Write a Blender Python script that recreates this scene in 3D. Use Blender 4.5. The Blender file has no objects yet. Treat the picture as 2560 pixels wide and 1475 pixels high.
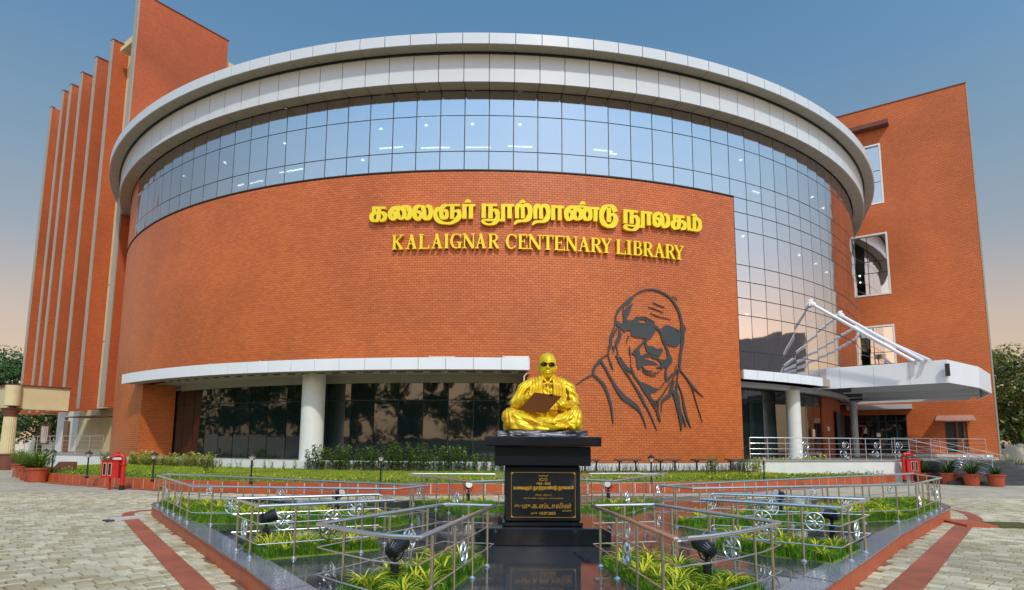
import bpy, math, random, bmesh
from mathutils import Vector, Matrix
from math import sin, cos, pi, radians, degrees, sqrt, atan2, hypot
random.seed(7)
R_ = random.Random(11)
sc = bpy.context.scene
col = sc.collection

# ------------------------------------------------------------------ camera, sky, sun, exposure
HC = 1.7; FPX = 1550.0; TH = 0.1276; CYP = 913.2; ROLL = 0.0061
cam = bpy.data.cameras.new('camera'); camo = bpy.data.objects.new('camera', cam); col.objects.link(camo)
cam.sensor_fit = 'HORIZONTAL'; cam.sensor_width = 36.0; cam.lens = 36.0*FPX/2560
cam.shift_x = 0.0; cam.shift_y = (CYP-737.5)/2560
cam.clip_start = 0.1; cam.clip_end = 3000
camo.matrix_world = Matrix.Translation((0, 0, HC)) @ Matrix.Rotation(pi/2+TH, 4, 'X') @ Matrix.Rotation(ROLL, 4, 'Z')
sc.camera = camo

SUN_EL, SUN_AZ = radians(47), radians(163)      # azimuth clockwise from +Y (behind the camera, a little to the right)
world = bpy.data.worlds.new('World'); sc.world = world; world.use_nodes = True
wt = world.node_tree; bg = wt.nodes['Background']
sky = wt.nodes.new('ShaderNodeTexSky'); sky.sky_type = 'NISHITA'; sky.sun_disc = False
sky.sun_elevation = SUN_EL; sky.sun_rotation = SUN_AZ; sky.dust_density = 2.0; sky.air_density = 1.0
geo = wt.nodes.new('ShaderNodeTexCoord'); sep = wt.nodes.new('ShaderNodeSeparateXYZ')
ramp = wt.nodes.new('ShaderNodeValToRGB')
wt.links.new(geo.outputs['Generated'], sep.inputs[0]); wt.links.new(sep.outputs['Z'], ramp.inputs[0])
cr = ramp.color_ramp
stops = [(0.0, (0.74, 0.47, 0.26)), (0.09, (0.80, 0.54, 0.32)), (0.17, (0.66, 0.51, 0.38)), (0.27, (0.37, 0.41, 0.44)), (0.38, (0.235, 0.36, 0.47)), (0.50, (0.145, 0.30, 0.48)), (0.62, (0.10, 0.25, 0.45)), (1.0, (0.08, 0.2, 0.42))]
cr.elements[0].position = 0.0; cr.elements[0].color = (*stops[0][1], 1)
cr.elements[1].position = 1.0; cr.elements[1].color = (*stops[-1][1], 1)
for p, c in stops[1:-1]:
    e = cr.elements.new(p); e.color = (*c, 1)
SKY_GAIN = 8.4
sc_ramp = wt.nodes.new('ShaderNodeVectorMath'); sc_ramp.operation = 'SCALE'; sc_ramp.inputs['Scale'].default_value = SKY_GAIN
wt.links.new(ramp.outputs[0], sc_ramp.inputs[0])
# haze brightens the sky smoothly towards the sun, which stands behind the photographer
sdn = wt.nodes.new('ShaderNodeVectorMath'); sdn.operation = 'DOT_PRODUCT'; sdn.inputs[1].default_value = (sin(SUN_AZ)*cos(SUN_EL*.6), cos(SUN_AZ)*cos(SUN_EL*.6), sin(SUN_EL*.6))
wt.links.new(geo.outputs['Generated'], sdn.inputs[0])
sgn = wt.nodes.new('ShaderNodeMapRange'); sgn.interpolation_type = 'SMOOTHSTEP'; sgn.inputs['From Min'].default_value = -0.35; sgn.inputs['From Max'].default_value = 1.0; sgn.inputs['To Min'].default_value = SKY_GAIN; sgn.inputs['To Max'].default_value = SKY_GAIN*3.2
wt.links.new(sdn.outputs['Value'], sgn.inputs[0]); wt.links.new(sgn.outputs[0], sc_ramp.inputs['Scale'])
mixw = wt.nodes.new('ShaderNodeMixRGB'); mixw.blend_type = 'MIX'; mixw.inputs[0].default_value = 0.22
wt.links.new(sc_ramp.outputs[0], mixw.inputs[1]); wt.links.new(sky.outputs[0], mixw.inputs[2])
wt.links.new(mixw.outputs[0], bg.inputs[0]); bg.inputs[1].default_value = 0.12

sund = bpy.data.lights.new('sun', 'SUN'); suno = bpy.data.objects.new('sun', sund); col.objects.link(suno)
sund.energy = 2.3; sund.angle = radians(2.5); sund.color = (1.0, 0.93, 0.82)
sdir = Vector((sin(SUN_AZ)*cos(SUN_EL), cos(SUN_AZ)*cos(SUN_EL), sin(SUN_EL)))
suno.rotation_euler = sdir.to_track_quat('Z', 'Y').to_euler(); suno.location = (10, -20, 40)
sc.view_settings.view_transform = 'Standard'; sc.view_settings.look = 'None'; sc.view_settings.gamma = 1.0
sc.view_settings.exposure = 0.0; sc.view_settings.use_curve_mapping = False
sc.cycles.max_bounces = 6; sc.cycles.glossy_bounces = 4; sc.cycles.diffuse_bounces = 3
sc.cycles.sample_clamp_indirect = 6

# ------------------------------------------------------------------ helpers
def ray(u, v):
    du, dv = u-1280, v-CYP
    c, s = cos(ROLL), sin(ROLL)
    x = du*c+dv*s; y = -du*s+dv*c
    up = -y/FPX; c, s = cos(TH), sin(TH)
    return Vector((x/FPX, c-up*s, s+up*c))
O = Vector((0, 0, HC))
def atz(u, v, z): d = ray(u, v); return O+d*((z-HC)/d.z)
def aty(u, v, Y): d = ray(u, v); return O+d*(Y/d.y)
def onplane(u, v, n, c):                      # vertical plane n.P = c
    d = ray(u, v); return O+d*(c/(n[0]*d.x+n[1]*d.y))
CX, CY = -1.437, 55.204
RW = 28.6
def oncyl(u, v, R):
    d = ray(u, v); a = d.x**2+d.y**2; b = -2*(d.x*CX+d.y*CY); c = CX**2+CY**2-R*R
    return O+d*((-b-sqrt(max(b*b-4*a*c, 0)))/2/a)
def pol(R, deg, z=0.0): a = radians(deg); return Vector((CX+R*sin(a), CY-R*cos(a), z))
E1 = Vector((-0.8131, 0.5821, 0)); E2 = Vector((0.5821, 0.8131, 0))

class MB:
    def __init__(s): s.v = []; s.f = []; s.m = []; s.r = []; s.mi = 0; s.cr = 0.5
    def add(s, vs, fs):
        n = len(s.v); s.v += [tuple(p) for p in vs]
        for f in fs: s.f.append(tuple(i+n for i in f)); s.m.append(s.mi); s.r.append(s.cr)
        return s
    def hexa(s, P):  # 8 points: bottom 4, top 4
        return s.add(P, [(3, 2, 1, 0), (4, 5, 6, 7), (0, 1, 5, 4), (1, 2, 6, 5), (2, 3, 7, 6), (3, 0, 4, 7)])
    def box(s, x0, x1, y0, y1, z0, z1):
        return s.hexa([(x0, y0, z0), (x1, y0, z0), (x1, y1, z0), (x0, y1, z0), (x0, y0, z1), (x1, y0, z1), (x1, y1, z1), (x0, y1, z1)])
    def obox(s, o, a, b, c):
        o, a, b, c = map(Vector, (o, a, b, c))
        return s.hexa([o, o+a, o+a+b, o+b, o+c, o+a+c, o+a+b+c, o+b+c])
    def prism(s, poly, z0, z1, bottom=True):
        n = len(poly); P = [(p[0], p[1], z0) for p in poly]+[(p[0], p[1], z1) for p in poly]
        F = [tuple(range(n, 2*n))]+[(i, (i+1) % n, (i+1) % n+n, i+n) for i in range(n)]
        if bottom: F.append(tuple(range(n-1, -1, -1)))
        return s.add(P, F)
    def tube(s, pts, r, seg=10, cap=True, closed=False):
        pts = [Vector(p) for p in pts]; n = len(pts); rings = []
        rr = r if isinstance(r, (list, tuple)) else [r]*n
        up0 = Vector((0, 0, 1))
        for i, p in enumerate(pts):
            if closed: a = pts[(i-1) % n]; b = pts[(i+1) % n]
            else: a = pts[max(i-1, 0)]; b = pts[min(i+1, n-1)]
            d = (b-a).normalized() if (b-a).length > 1e-9 else Vector((0, 0, 1))
            up = up0 if abs(d.dot(up0)) < 0.95 else Vector((1, 0, 0))
            x = d.cross(up).normalized(); y = x.cross(d).normalized()
            k = 1.0
            if 0 < i < n-1 or closed:
                d1 = (p-a).normalized(); k = 1/max(0.5, sqrt(max(0.0, (1+d1.dot((b-p).normalized()))/2)))
            rings.append([p+(x*cos(2*pi*j/seg)*k+y*sin(2*pi*j/seg))*rr[i] for j in range(seg)])
        V = [q for g in rings for q in g]; F = []
        m = n if closed else n-1
        for i in range(m):
            for j in range(seg):
                a = i*seg+j; b = i*seg+(j+1) % seg; c = ((i+1) % n)*seg+(j+1) % seg; d = ((i+1) % n)*seg+j
                F.append((a, b, c, d))
        if cap and not closed: F += [tuple(range(seg-1, -1, -1)), tuple(range((n-1)*seg, n*seg))]
        return s.add(V, F)
    def lathe(s, prof, c=(0, 0, 0), seg=24):
        V = []; F = []; n = len(prof)
        for r, z in prof:
            for j in range(seg): V.append((c[0]+r*cos(2*pi*j/seg), c[1]+r*sin(2*pi*j/seg), c[2]+z))
        for i in range(n-1):
            for j in range(seg): F.append((i*seg+j, i*seg+(j+1) % seg, (i+1)*seg+(j+1) % seg, (i+1)*seg+j))
        F.append(tuple(range(seg-1, -1, -1))); F.append(tuple(range((n-1)*seg, n*seg)))
        return s.add(V, F)
    def ball(s, c, r, seg=10, rings=6):
        r = r if isinstance(r, (list, tuple)) else (r, r, r); V = []; F = []
        for i in range(rings+1):
            t = pi*i/rings
            for j in range(seg): V.append((c[0]+r[0]*sin(t)*cos(2*pi*j/seg), c[1]+r[1]*sin(t)*sin(2*pi*j/seg), c[2]-r[2]*cos(t)))
        for i in range(rings):
            for j in range(seg): F.append((i*seg+j, i*seg+(j+1) % seg, (i+1)*seg+(j+1) % seg, (i+1)*seg+j))
        return s.add(V, F)
    def arc(s, R0, R1, d0, d1, z0, z1, step=1.0):    # solid ring sector round the drum's axis
        n = max(1, int(abs(d1-d0)/step+0.5))
        V = []
        for i in range(n+1):
            a = d0+(d1-d0)*i/n
            V += [pol(R0, a, z0), pol(R1, a, z0), pol(R1, a, z1), pol(R0, a, z1)]
        F = []
        for i in range(n):
            b = 4*i; c = b+4
            F += [(b+1, c+1, c+2, b+2), (c, b, b+3, c+3), (b+2, c+2, c+3, b+3), (b, c, c+1, b+1)]
        F += [(0, 1, 2, 3), (4*n+3, 4*n+2, 4*n+1, 4*n)]
        return s.add(V, F)
    def mesh(s, name, mats, smooth=False):
        me = bpy.data.meshes.new(name); me.from_pydata(s.v, [], s.f)
        for m in (mats if isinstance(mats, (list, tuple)) else [mats]): me.materials.append(m)
        if any(s.m): me.polygons.foreach_set('material_index', s.m)
        if s.r and (min(s.r) != max(s.r)):
            at = me.attributes.new('rnd', 'FLOAT', 'FACE'); at.data.foreach_set('value', s.r)
        me.update()
        bm = bmesh.new(); bm.from_mesh(me); 
        if len(s.f) < 60000: bmesh.ops.recalc_face_normals(bm, faces=bm.faces); bm.to_mesh(me)
        bm.free()
        if smooth: me.polygons.foreach_set('use_smooth', [True]*len(me.polygons)); sharp(me)
        return me
    def build(s, name, mats, parent=None, smooth=False, loc=None):
        return link(name, s.mesh(name, mats, smooth), parent, loc)
def sharp(me, deg=35):
    try: me.set_sharp_from_angle(angle=radians(deg))
    except Exception: pass
def link(name, me, parent=None, loc=None, rz=None):
    o = bpy.data.objects.new(name, me); col.objects.link(o)
    if parent: o.parent = parent
    if loc is not None: o.location = loc
    if rz is not None: o.rotation_euler = (0, 0, rz)
    return o
def tag(o, label=None, cat=None, group=None, kind=None):
    if label: o['label'] = label
    if cat: o['category'] = cat
    if group: o['group'] = group
    if kind: o['kind'] = kind
    return o
def empty(name, label=None, cat=None, group=None, loc=(0, 0, 0), rz=0.0, kind=None):
    o = bpy.data.objects.new(name, None); col.objects.link(o); o.location = loc; o.rotation_euler = (0, 0, rz)
    o.empty_display_size = 0.2
    return tag(o, label, cat, group, kind)
def copy_tree(o, parent=None):
    c = o.copy(); col.objects.link(c)
    if parent: c.parent = parent
    for ch in list(KIDS.get(o.name, [])): copy_tree(ch, c)
    return c
KIDS = {}
def index_kids():
    KIDS.clear()
    for o in bpy.data.objects:
        if o.parent: KIDS.setdefault(o.parent.name, []).append(o)

# ------------------------------------------------------------------ materials
def nt(name):
    m = bpy.data.materials.new(name); m.use_nodes = True
    return m, m.node_tree, m.node_tree.nodes['Principled BSDF']
def mat(name, c, rough=0.6, metal=0.0, var=0.0, scale=3.0, bump=0.0, bscale=40.0, spec=None, ior=None, coat=0.0, stretch=None):
    m, t, b = nt(name); N = t.nodes; L = t.links
    b.inputs['Roughness'].default_value = rough; b.inputs['Metallic'].default_value = metal
    b.inputs['Base Color'].default_value = (*c, 1)
    if ior: b.inputs['IOR'].default_value = ior
    if coat: b.inputs['Coat Weight'].default_value = coat; b.inputs['Coat Roughness'].default_value = 0.1
    tc = N.new('ShaderNodeTexCoord'); src = tc.outputs['Object']
    if stretch:
        mp = N.new('ShaderNodeMapping'); mp.inputs['Scale'].default_value = stretch; L.new(src, mp.inputs[0]); src = mp.outputs[0]
    if var:
        n = N.new('ShaderNodeTexNoise'); n.inputs['Scale'].default_value = scale; n.inputs['Detail'].default_value = 6
        n.inputs['Roughness'].default_value = 0.65
        L.new(src, n.inputs['Vector'])
        r = N.new('ShaderNodeMapRange'); r.inputs['From Min'].default_value = 0.3; r.inputs['From Max'].default_value = 0.7
        r.inputs['To Min'].default_value = 1-var; r.inputs['To Max'].default_value = 1+var
        L.new(n.outputs[0], r.inputs[0])
        x = N.new('ShaderNodeVectorMath'); x.operation = 'SCALE'; x.inputs[0].default_value = c; L.new(r.outputs[0], x.inputs['Scale'])
        L.new(x.outputs[0], b.inputs['Base Color'])
    if bump:
        n2 = N.new('ShaderNodeTexNoise'); n2.inputs['Scale'].default_value = bscale; n2.inputs['Detail'].default_value = 4
        L.new(src, n2.inputs['Vector'])
        bp = N.new('ShaderNodeBump'); bp.inputs['Strength'].default_value = bump; bp.inputs['Distance'].default_value = 0.02
        L.new(n2.outputs[0], bp.inputs['Height']); L.new(bp.outputs[0], b.inputs['Normal'])
    return m
def attr_mat(name, c0, c1, rough=0.6, noise=0.15, nscale=1.2, c2=None, spec=0.5, bump=0.0, bscale=60, big=0.0, bigscale=0.25, trans=0.0):
    """colour varies piece by piece with the 'rnd' face attribute, plus noise"""
    m, t, b = nt(name); N = t.nodes; L = t.links
    b.inputs['Roughness'].default_value = rough
    try: b.inputs['Specular IOR Level'].default_value = spec
    except Exception: pass
    a = N.new('ShaderNodeAttribute'); a.attribute_name = 'rnd'
    r = N.new('ShaderNodeValToRGB'); r.color_ramp.elements[0].color = (*c0, 1); r.color_ramp.elements[1].color = (*c1, 1)
    if c2:
        e = r.color_ramp.elements.new(0.5); e.color = (*c2, 1)
    L.new(a.outputs['Fac'], r.inputs[0])
    tc = N.new('ShaderNodeTexCoord')
    n = N.new('ShaderNodeTexNoise'); n.inputs['Scale'].default_value = nscale; n.inputs['Detail'].default_value = 8; n.inputs['Roughness'].default_value = 0.7
    L.new(tc.outputs['Object'], n.inputs['Vector'])
    mr = N.new('ShaderNodeMapRange'); mr.inputs['From Min'].default_value = 0.3; mr.inputs['From Max'].default_value = 0.7
    mr.inputs['To Min'].default_value = 1-noise; mr.inputs['To Max'].default_value = 1+noise; L.new(n.outputs[0], mr.inputs[0])
    x = N.new('ShaderNodeVectorMath'); x.operation = 'SCALE'; L.new(r.outputs[0], x.inputs[0]); L.new(mr.outputs[0], x.inputs['Scale'])
    out = x.outputs[0]
    if big:
        n3 = N.new('ShaderNodeTexNoise'); n3.inputs['Scale'].default_value = bigscale; n3.inputs['Detail'].default_value = 5
        L.new(tc.outputs['Object'], n3.inputs['Vector'])
        m3 = N.new('ShaderNodeMapRange'); m3.inputs['From Min'].default_value = 0.35; m3.inputs['From Max'].default_value = 0.65
        m3.inputs['To Min'].default_value = 1-big; m3.inputs['To Max'].default_value = 1+big; L.new(n3.outputs[0], m3.inputs[0])
        y = N.new('ShaderNodeVectorMath'); y.operation = 'SCALE'; L.new(out, y.inputs[0]); L.new(m3.outputs[0], y.inputs['Scale']); out = y.outputs[0]
    L.new(out, b.inputs['Base Color'])
    if bump:
        n2 = N.new('ShaderNodeTexNoise'); n2.inputs['Scale'].default_value = bscale; L.new(tc.outputs['Object'], n2.inputs['Vector'])
        bp = N.new('ShaderNodeBump'); bp.inputs['Strength'].default_value = bump; bp.inputs['Distance'].default_value = 0.01
        L.new(n2.outputs[0], bp.inputs['Height']); L.new(bp.outputs[0], b.inputs['Normal'])
    if trans:
        b.inputs['Subsurface Weight'].default_value = 0.0
        tr = N.new('ShaderNodeBsdfTranslucent'); L.new(out, tr.inputs[0])
        mx = N.new('ShaderNodeMixShader'); mx.inputs[0].default_value = trans
        L.new(b.outputs[0], mx.inputs[1]); L.new(tr.outputs[0], mx.inputs[2]); L.new(mx.outputs[0], t.nodes['Material Output'].inputs[0])
    return m
def brick_tex(name, axis, c1, c2, mortar, rough=0.6):
    """far brickwork: axis = world direction that runs along the courses"""
    m, t, b = nt(name); N = t.nodes; L = t.links; b.inputs['Roughness'].default_value = rough
    g = N.new('ShaderNodeNewGeometry'); dt = N.new('ShaderNodeVectorMath'); dt.operation = 'DOT_PRODUCT'; dt.inputs[1].default_value = axis
    L.new(g.outputs['Position'], dt.inputs[0]); sp = N.new('ShaderNodeSeparateXYZ'); L.new(g.outputs['Position'], sp.inputs[0])
    cb = N.new('ShaderNodeCombineXYZ'); L.new(dt.outputs['Value'], cb.inputs[0]); L.new(sp.outputs[2], cb.inputs[1])
    br = N.new('ShaderNodeTexBrick'); br.inputs['Scale'].default_value = 1.0; br.inputs['Brick Width'].default_value = 0.25; br.inputs['Row Height'].default_value = 0.115
    br.inputs['Mortar Size'].default_value = 0.011; br.inputs['Mortar Smooth'].default_value = 0.3; br.inputs['Bias'].default_value = 0.0
    br.inputs['Color1'].default_value = (*c1, 1); br.inputs['Color2'].default_value = (*c2, 1); br.inputs['Mortar'].default_value = (*mortar, 1)
    L.new(cb.outputs[0], br.inputs['Vector'])
    n = N.new('ShaderNodeTexNoise'); n.inputs['Scale'].default_value = 0.22; n.inputs['Detail'].default_value = 7; L.new(g.outputs['Position'], n.inputs['Vector'])
    mr = N.new('ShaderNodeMapRange'); mr.inputs['From Min'].default_value = 0.3; mr.inputs['From Max'].default_value = 0.7; mr.inputs['To Min'].default_value = 0.82; mr.inputs['To Max'].default_value = 1.16; L.new(n.outputs[0], mr.inputs[0])
    x = N.new('ShaderNodeVectorMath'); x.operation = 'SCALE'; L.new(br.outputs['Color'], x.inputs[0]); L.new(mr.outputs[0], x.inputs['Scale']); L.new(x.outputs[0], b.inputs['Base Color'])
    bp = N.new('ShaderNodeBump'); bp.inputs['Strength'].default_value = 0.6; bp.inputs['Distance'].default_value = 0.02; bp.invert = True
    L.new(br.outputs['Fac'], bp.inputs['Height']); L.new(bp.outputs[0], b.inputs['Normal'])
    return m
M = {}
BR1, BR2, BRM = (0.64, 0.155, 0.032), (0.55, 0.128, 0.028), (0.26, 0.065, 0.02)
M['brick'] = attr_mat('brick', (0.52, 0.122, 0.028), (0.61, 0.158, 0.036), rough=0.40, noise=0.06, nscale=1.0, c2=(0.565, 0.138, 0.031), big=0.10, bigscale=0.22)
M['mortar'] = mat('mortar', (0.22, 0.06, 0.03), 0.8)
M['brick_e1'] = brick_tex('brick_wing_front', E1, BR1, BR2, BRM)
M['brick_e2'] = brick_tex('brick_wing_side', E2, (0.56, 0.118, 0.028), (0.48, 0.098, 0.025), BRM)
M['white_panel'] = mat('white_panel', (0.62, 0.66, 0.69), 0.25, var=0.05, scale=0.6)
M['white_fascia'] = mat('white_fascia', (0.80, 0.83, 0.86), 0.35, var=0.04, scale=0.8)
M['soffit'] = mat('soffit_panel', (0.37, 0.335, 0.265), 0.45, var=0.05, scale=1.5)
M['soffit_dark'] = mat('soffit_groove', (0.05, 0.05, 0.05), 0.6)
M['dark_joint'] = mat('dark_joint', (0.035, 0.045, 0.045), 0.5)
M['beige'] = mat('beige_render', (0.66, 0.55, 0.31), 0.75, var=0.08, scale=1.0, bump=0.1)
M['cream'] = mat('cream_render', (0.68, 0.64, 0.52), 0.7, var=0.1, scale=1.4)
M['white_paint'] = mat('white_paint', (0.74, 0.74, 0.69), 0.5, var=0.07, scale=2.0)
M['brown_paint'] = mat('brown_paint', (0.16, 0.05, 0.03), 0.6, var=0.1)
M['steel'] = mat('stainless_steel', (0.86, 0.85, 0.82), 0.30, 1.0, var=0.05, scale=6)
M['steel_post'] = mat('stainless_post', (0.68, 0.61, 0.47), 0.32, 1.0, var=0.05, scale=6)
M['black_granite'] = mat('black_granite', (0.012, 0.014, 0.016), 0.07, var=0.35, scale=120, ior=1.55)
M['iron'] = mat('black_iron', (0.012, 0.013, 0.014), 0.38, var=0.1)
M['red_paint'] = mat('red_paint', (0.52, 0.018, 0.012), 0.4, var=0.12, scale=3)
M['rail_red'] = mat('red_tile_render', (0.47, 0.095, 0.032), 0.45, var=0.2, scale=2.2, stretch=(3, 3, 0.6))
M['kerb_tile'] = attr_mat('kerb_tile', (0.40, 0.075, 0.028), (0.54, 0.12, 0.035), rough=0.38, noise=0.15, nscale=3)
M['grout'] = mat('white_grout', (0.62, 0.50, 0.42), 0.8)
M['pot'] = mat('terracotta_pot', (0.42, 0.075, 0.028), 0.5, var=0.12, scale=6)
M['soil'] = mat('soil', (0.05, 0.03, 0.018), 0.95, var=0.4, scale=20, bump=0.5)
M['lens'] = mat('dark_lens', (0.01, 0.012, 0.01), 0.08)
M['relief'] = mat('slate_metal', (0.035, 0.045, 0.048), 0.42, var=0.12, scale=3)
M['gold_paint'] = mat('gold_sign_paint', (0.92, 0.68, 0.02), 0.25, 0.25, var=0.06, scale=0.8)
M['gold_ink'] = mat('gold_engraving', (0.62, 0.33, 0.03), 0.4, 0.3)
M['wood'] = mat('brown_wood', (0.22, 0.07, 0.025), 0.5, var=0.25, scale=5, stretch=(6, 6, 1))
M['navy'] = mat('navy_panel', (0.02, 0.045, 0.09), 0.3)
M['paper'] = mat('white_paper', (0.75, 0.75, 0.75), 0.8)
M['lamp_glass'] = mat('frosted_lamp_glass', (0.62, 0.55, 0.45), 0.3)
M['ramp_stone'] = mat('grey_step_granite', (0.07, 0.072, 0.075), 0.35, var=0.3, scale=9)
M['terrace_stone'] = mat('terrace_stone', (0.33, 0.32, 0.30), 0.35, var=0.15, scale=2)
M['grey_wall'] = mat('grey_wall', (0.30, 0.30, 0.29), 0.7, var=0.15)
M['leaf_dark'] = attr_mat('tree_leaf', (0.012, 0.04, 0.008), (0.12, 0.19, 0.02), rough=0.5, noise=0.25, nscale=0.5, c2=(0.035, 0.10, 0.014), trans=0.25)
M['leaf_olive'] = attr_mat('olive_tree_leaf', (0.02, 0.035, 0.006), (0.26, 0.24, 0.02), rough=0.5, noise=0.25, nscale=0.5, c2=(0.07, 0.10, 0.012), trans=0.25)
M['leaf_mid'] = attr_mat('shrub_leaf', (0.06, 0.15, 0.015), (0.36, 0.42, 0.05), rough=0.45, noise=0.2, nscale=1.5, c2=(0.15, 0.27, 0.03), trans=0.3)
M['leaf_yellow'] = attr_mat('croton_leaf', (0.22, 0.33, 0.04), (0.90, 0.78, 0.28), rough=0.45, noise=0.2, nscale=1.5, c2=(0.58, 0.58, 0.09), trans=0.3)
M['leaf_red'] = attr_mat('dry_red_leaf', (0.06, 0.02, 0.012), (0.22, 0.07, 0.03), rough=0.6, noise=0.2)
M['leaf_pot'] = attr_mat('pot_leaf', (0.02, 0.06, 0.012), (0.12, 0.19, 0.03), rough=0.4, noise=0.2, trans=0.25)
M['spider'] = attr_mat('spider_leaf', (0.45, 0.50, 0.02), (0.95, 0.88, 0.06), rough=0.4, noise=0.1, trans=0.3)
M['grass'] = attr_mat('grass_blade', (0.05, 0.16, 0.006), (0.24, 0.40, 0.02), rough=0.5, noise=0.3, nscale=1.6, c2=(0.11, 0.27, 0.01), trans=0.3)
M['lawn'] = attr_mat('lawn_blade', (0.14, 0.25, 0.012), (0.58, 0.56, 0.04), rough=0.6, noise=0.3, nscale=0.7, c2=(0.32, 0.42, 0.02), trans=0.3)
M['lawn_soil'] = mat('lawn_soil', (0.18, 0.24, 0.025), 0.9, var=0.45, scale=1.5, bump=0.3)
M['flower'] = attr_mat('orange_flower', (0.60, 0.13, 0.02), (0.75, 0.50, 0.04), rough=0.5)
M['bark'] = mat('bark', (0.07, 0.05, 0.035), 0.9, var=0.3, scale=6, bump=0.6, bscale=15)
M['petal_white'] = mat('pale_blossom', (0.5, 0.45, 0.4), 0.6)
def glass_mat(name, c, rough, metal, ior=1.5):
    m, t, b = nt(name); N = t.nodes; L = t.links
    b.inputs['Base Color'].default_value = (*c, 1); b.inputs['Roughness'].default_value = rough; b.inputs['Metallic'].default_value = metal; b.inputs['IOR'].default_value = ior
    tc = N.new('ShaderNodeTexCoord'); n = N.new('ShaderNodeTexNoise'); n.inputs['Scale'].default_value = 0.9; n.inputs['Detail'].default_value = 1
    L.new(tc.outputs['Object'], n.inputs['Vector']); bp = N.new('ShaderNodeBump'); bp.inputs['Strength'].default_value = 0.12; bp.inputs['Distance'].default_value = 0.04
    L.new(n.outputs[0], bp.inputs['Height']); L.new(bp.outputs[0], b.inputs['Normal'])
    return m
M['glass_sky'] = glass_mat('mirror_glass', (0.84, 0.76, 0.76), 0.03, 1.0)
m = M['glass_sky']; t = m.node_tree; tb = t.nodes.new('ShaderNodeBsdfTransparent'); tb.inputs[0].default_value = (.75, .85, .85, 1); mx = t.nodes.new('ShaderNodeMixShader'); mx.inputs[0].default_value = 0.28
t.links.new(t.nodes['Principled BSDF'].outputs[0], mx.inputs[1]); t.links.new(tb.outputs[0], mx.inputs[2]); t.links.new(mx.outputs[0], t.nodes['Material Output'].inputs[0])
M['glass_dark'] = glass_mat('dark_glass', (0.010, 0.018, 0.017), 0.03, 0.0, 1.75)
m, t, b = nt('ceiling_lamp'); b.inputs['Base Color'].default_value = (1, 1, 1, 1); b.inputs['Emission Color'].default_value = (0.95, 0.98, 1, 1); b.inputs['Emission Strength'].default_value = 9.0; M['lamp_on'] = m

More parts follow.
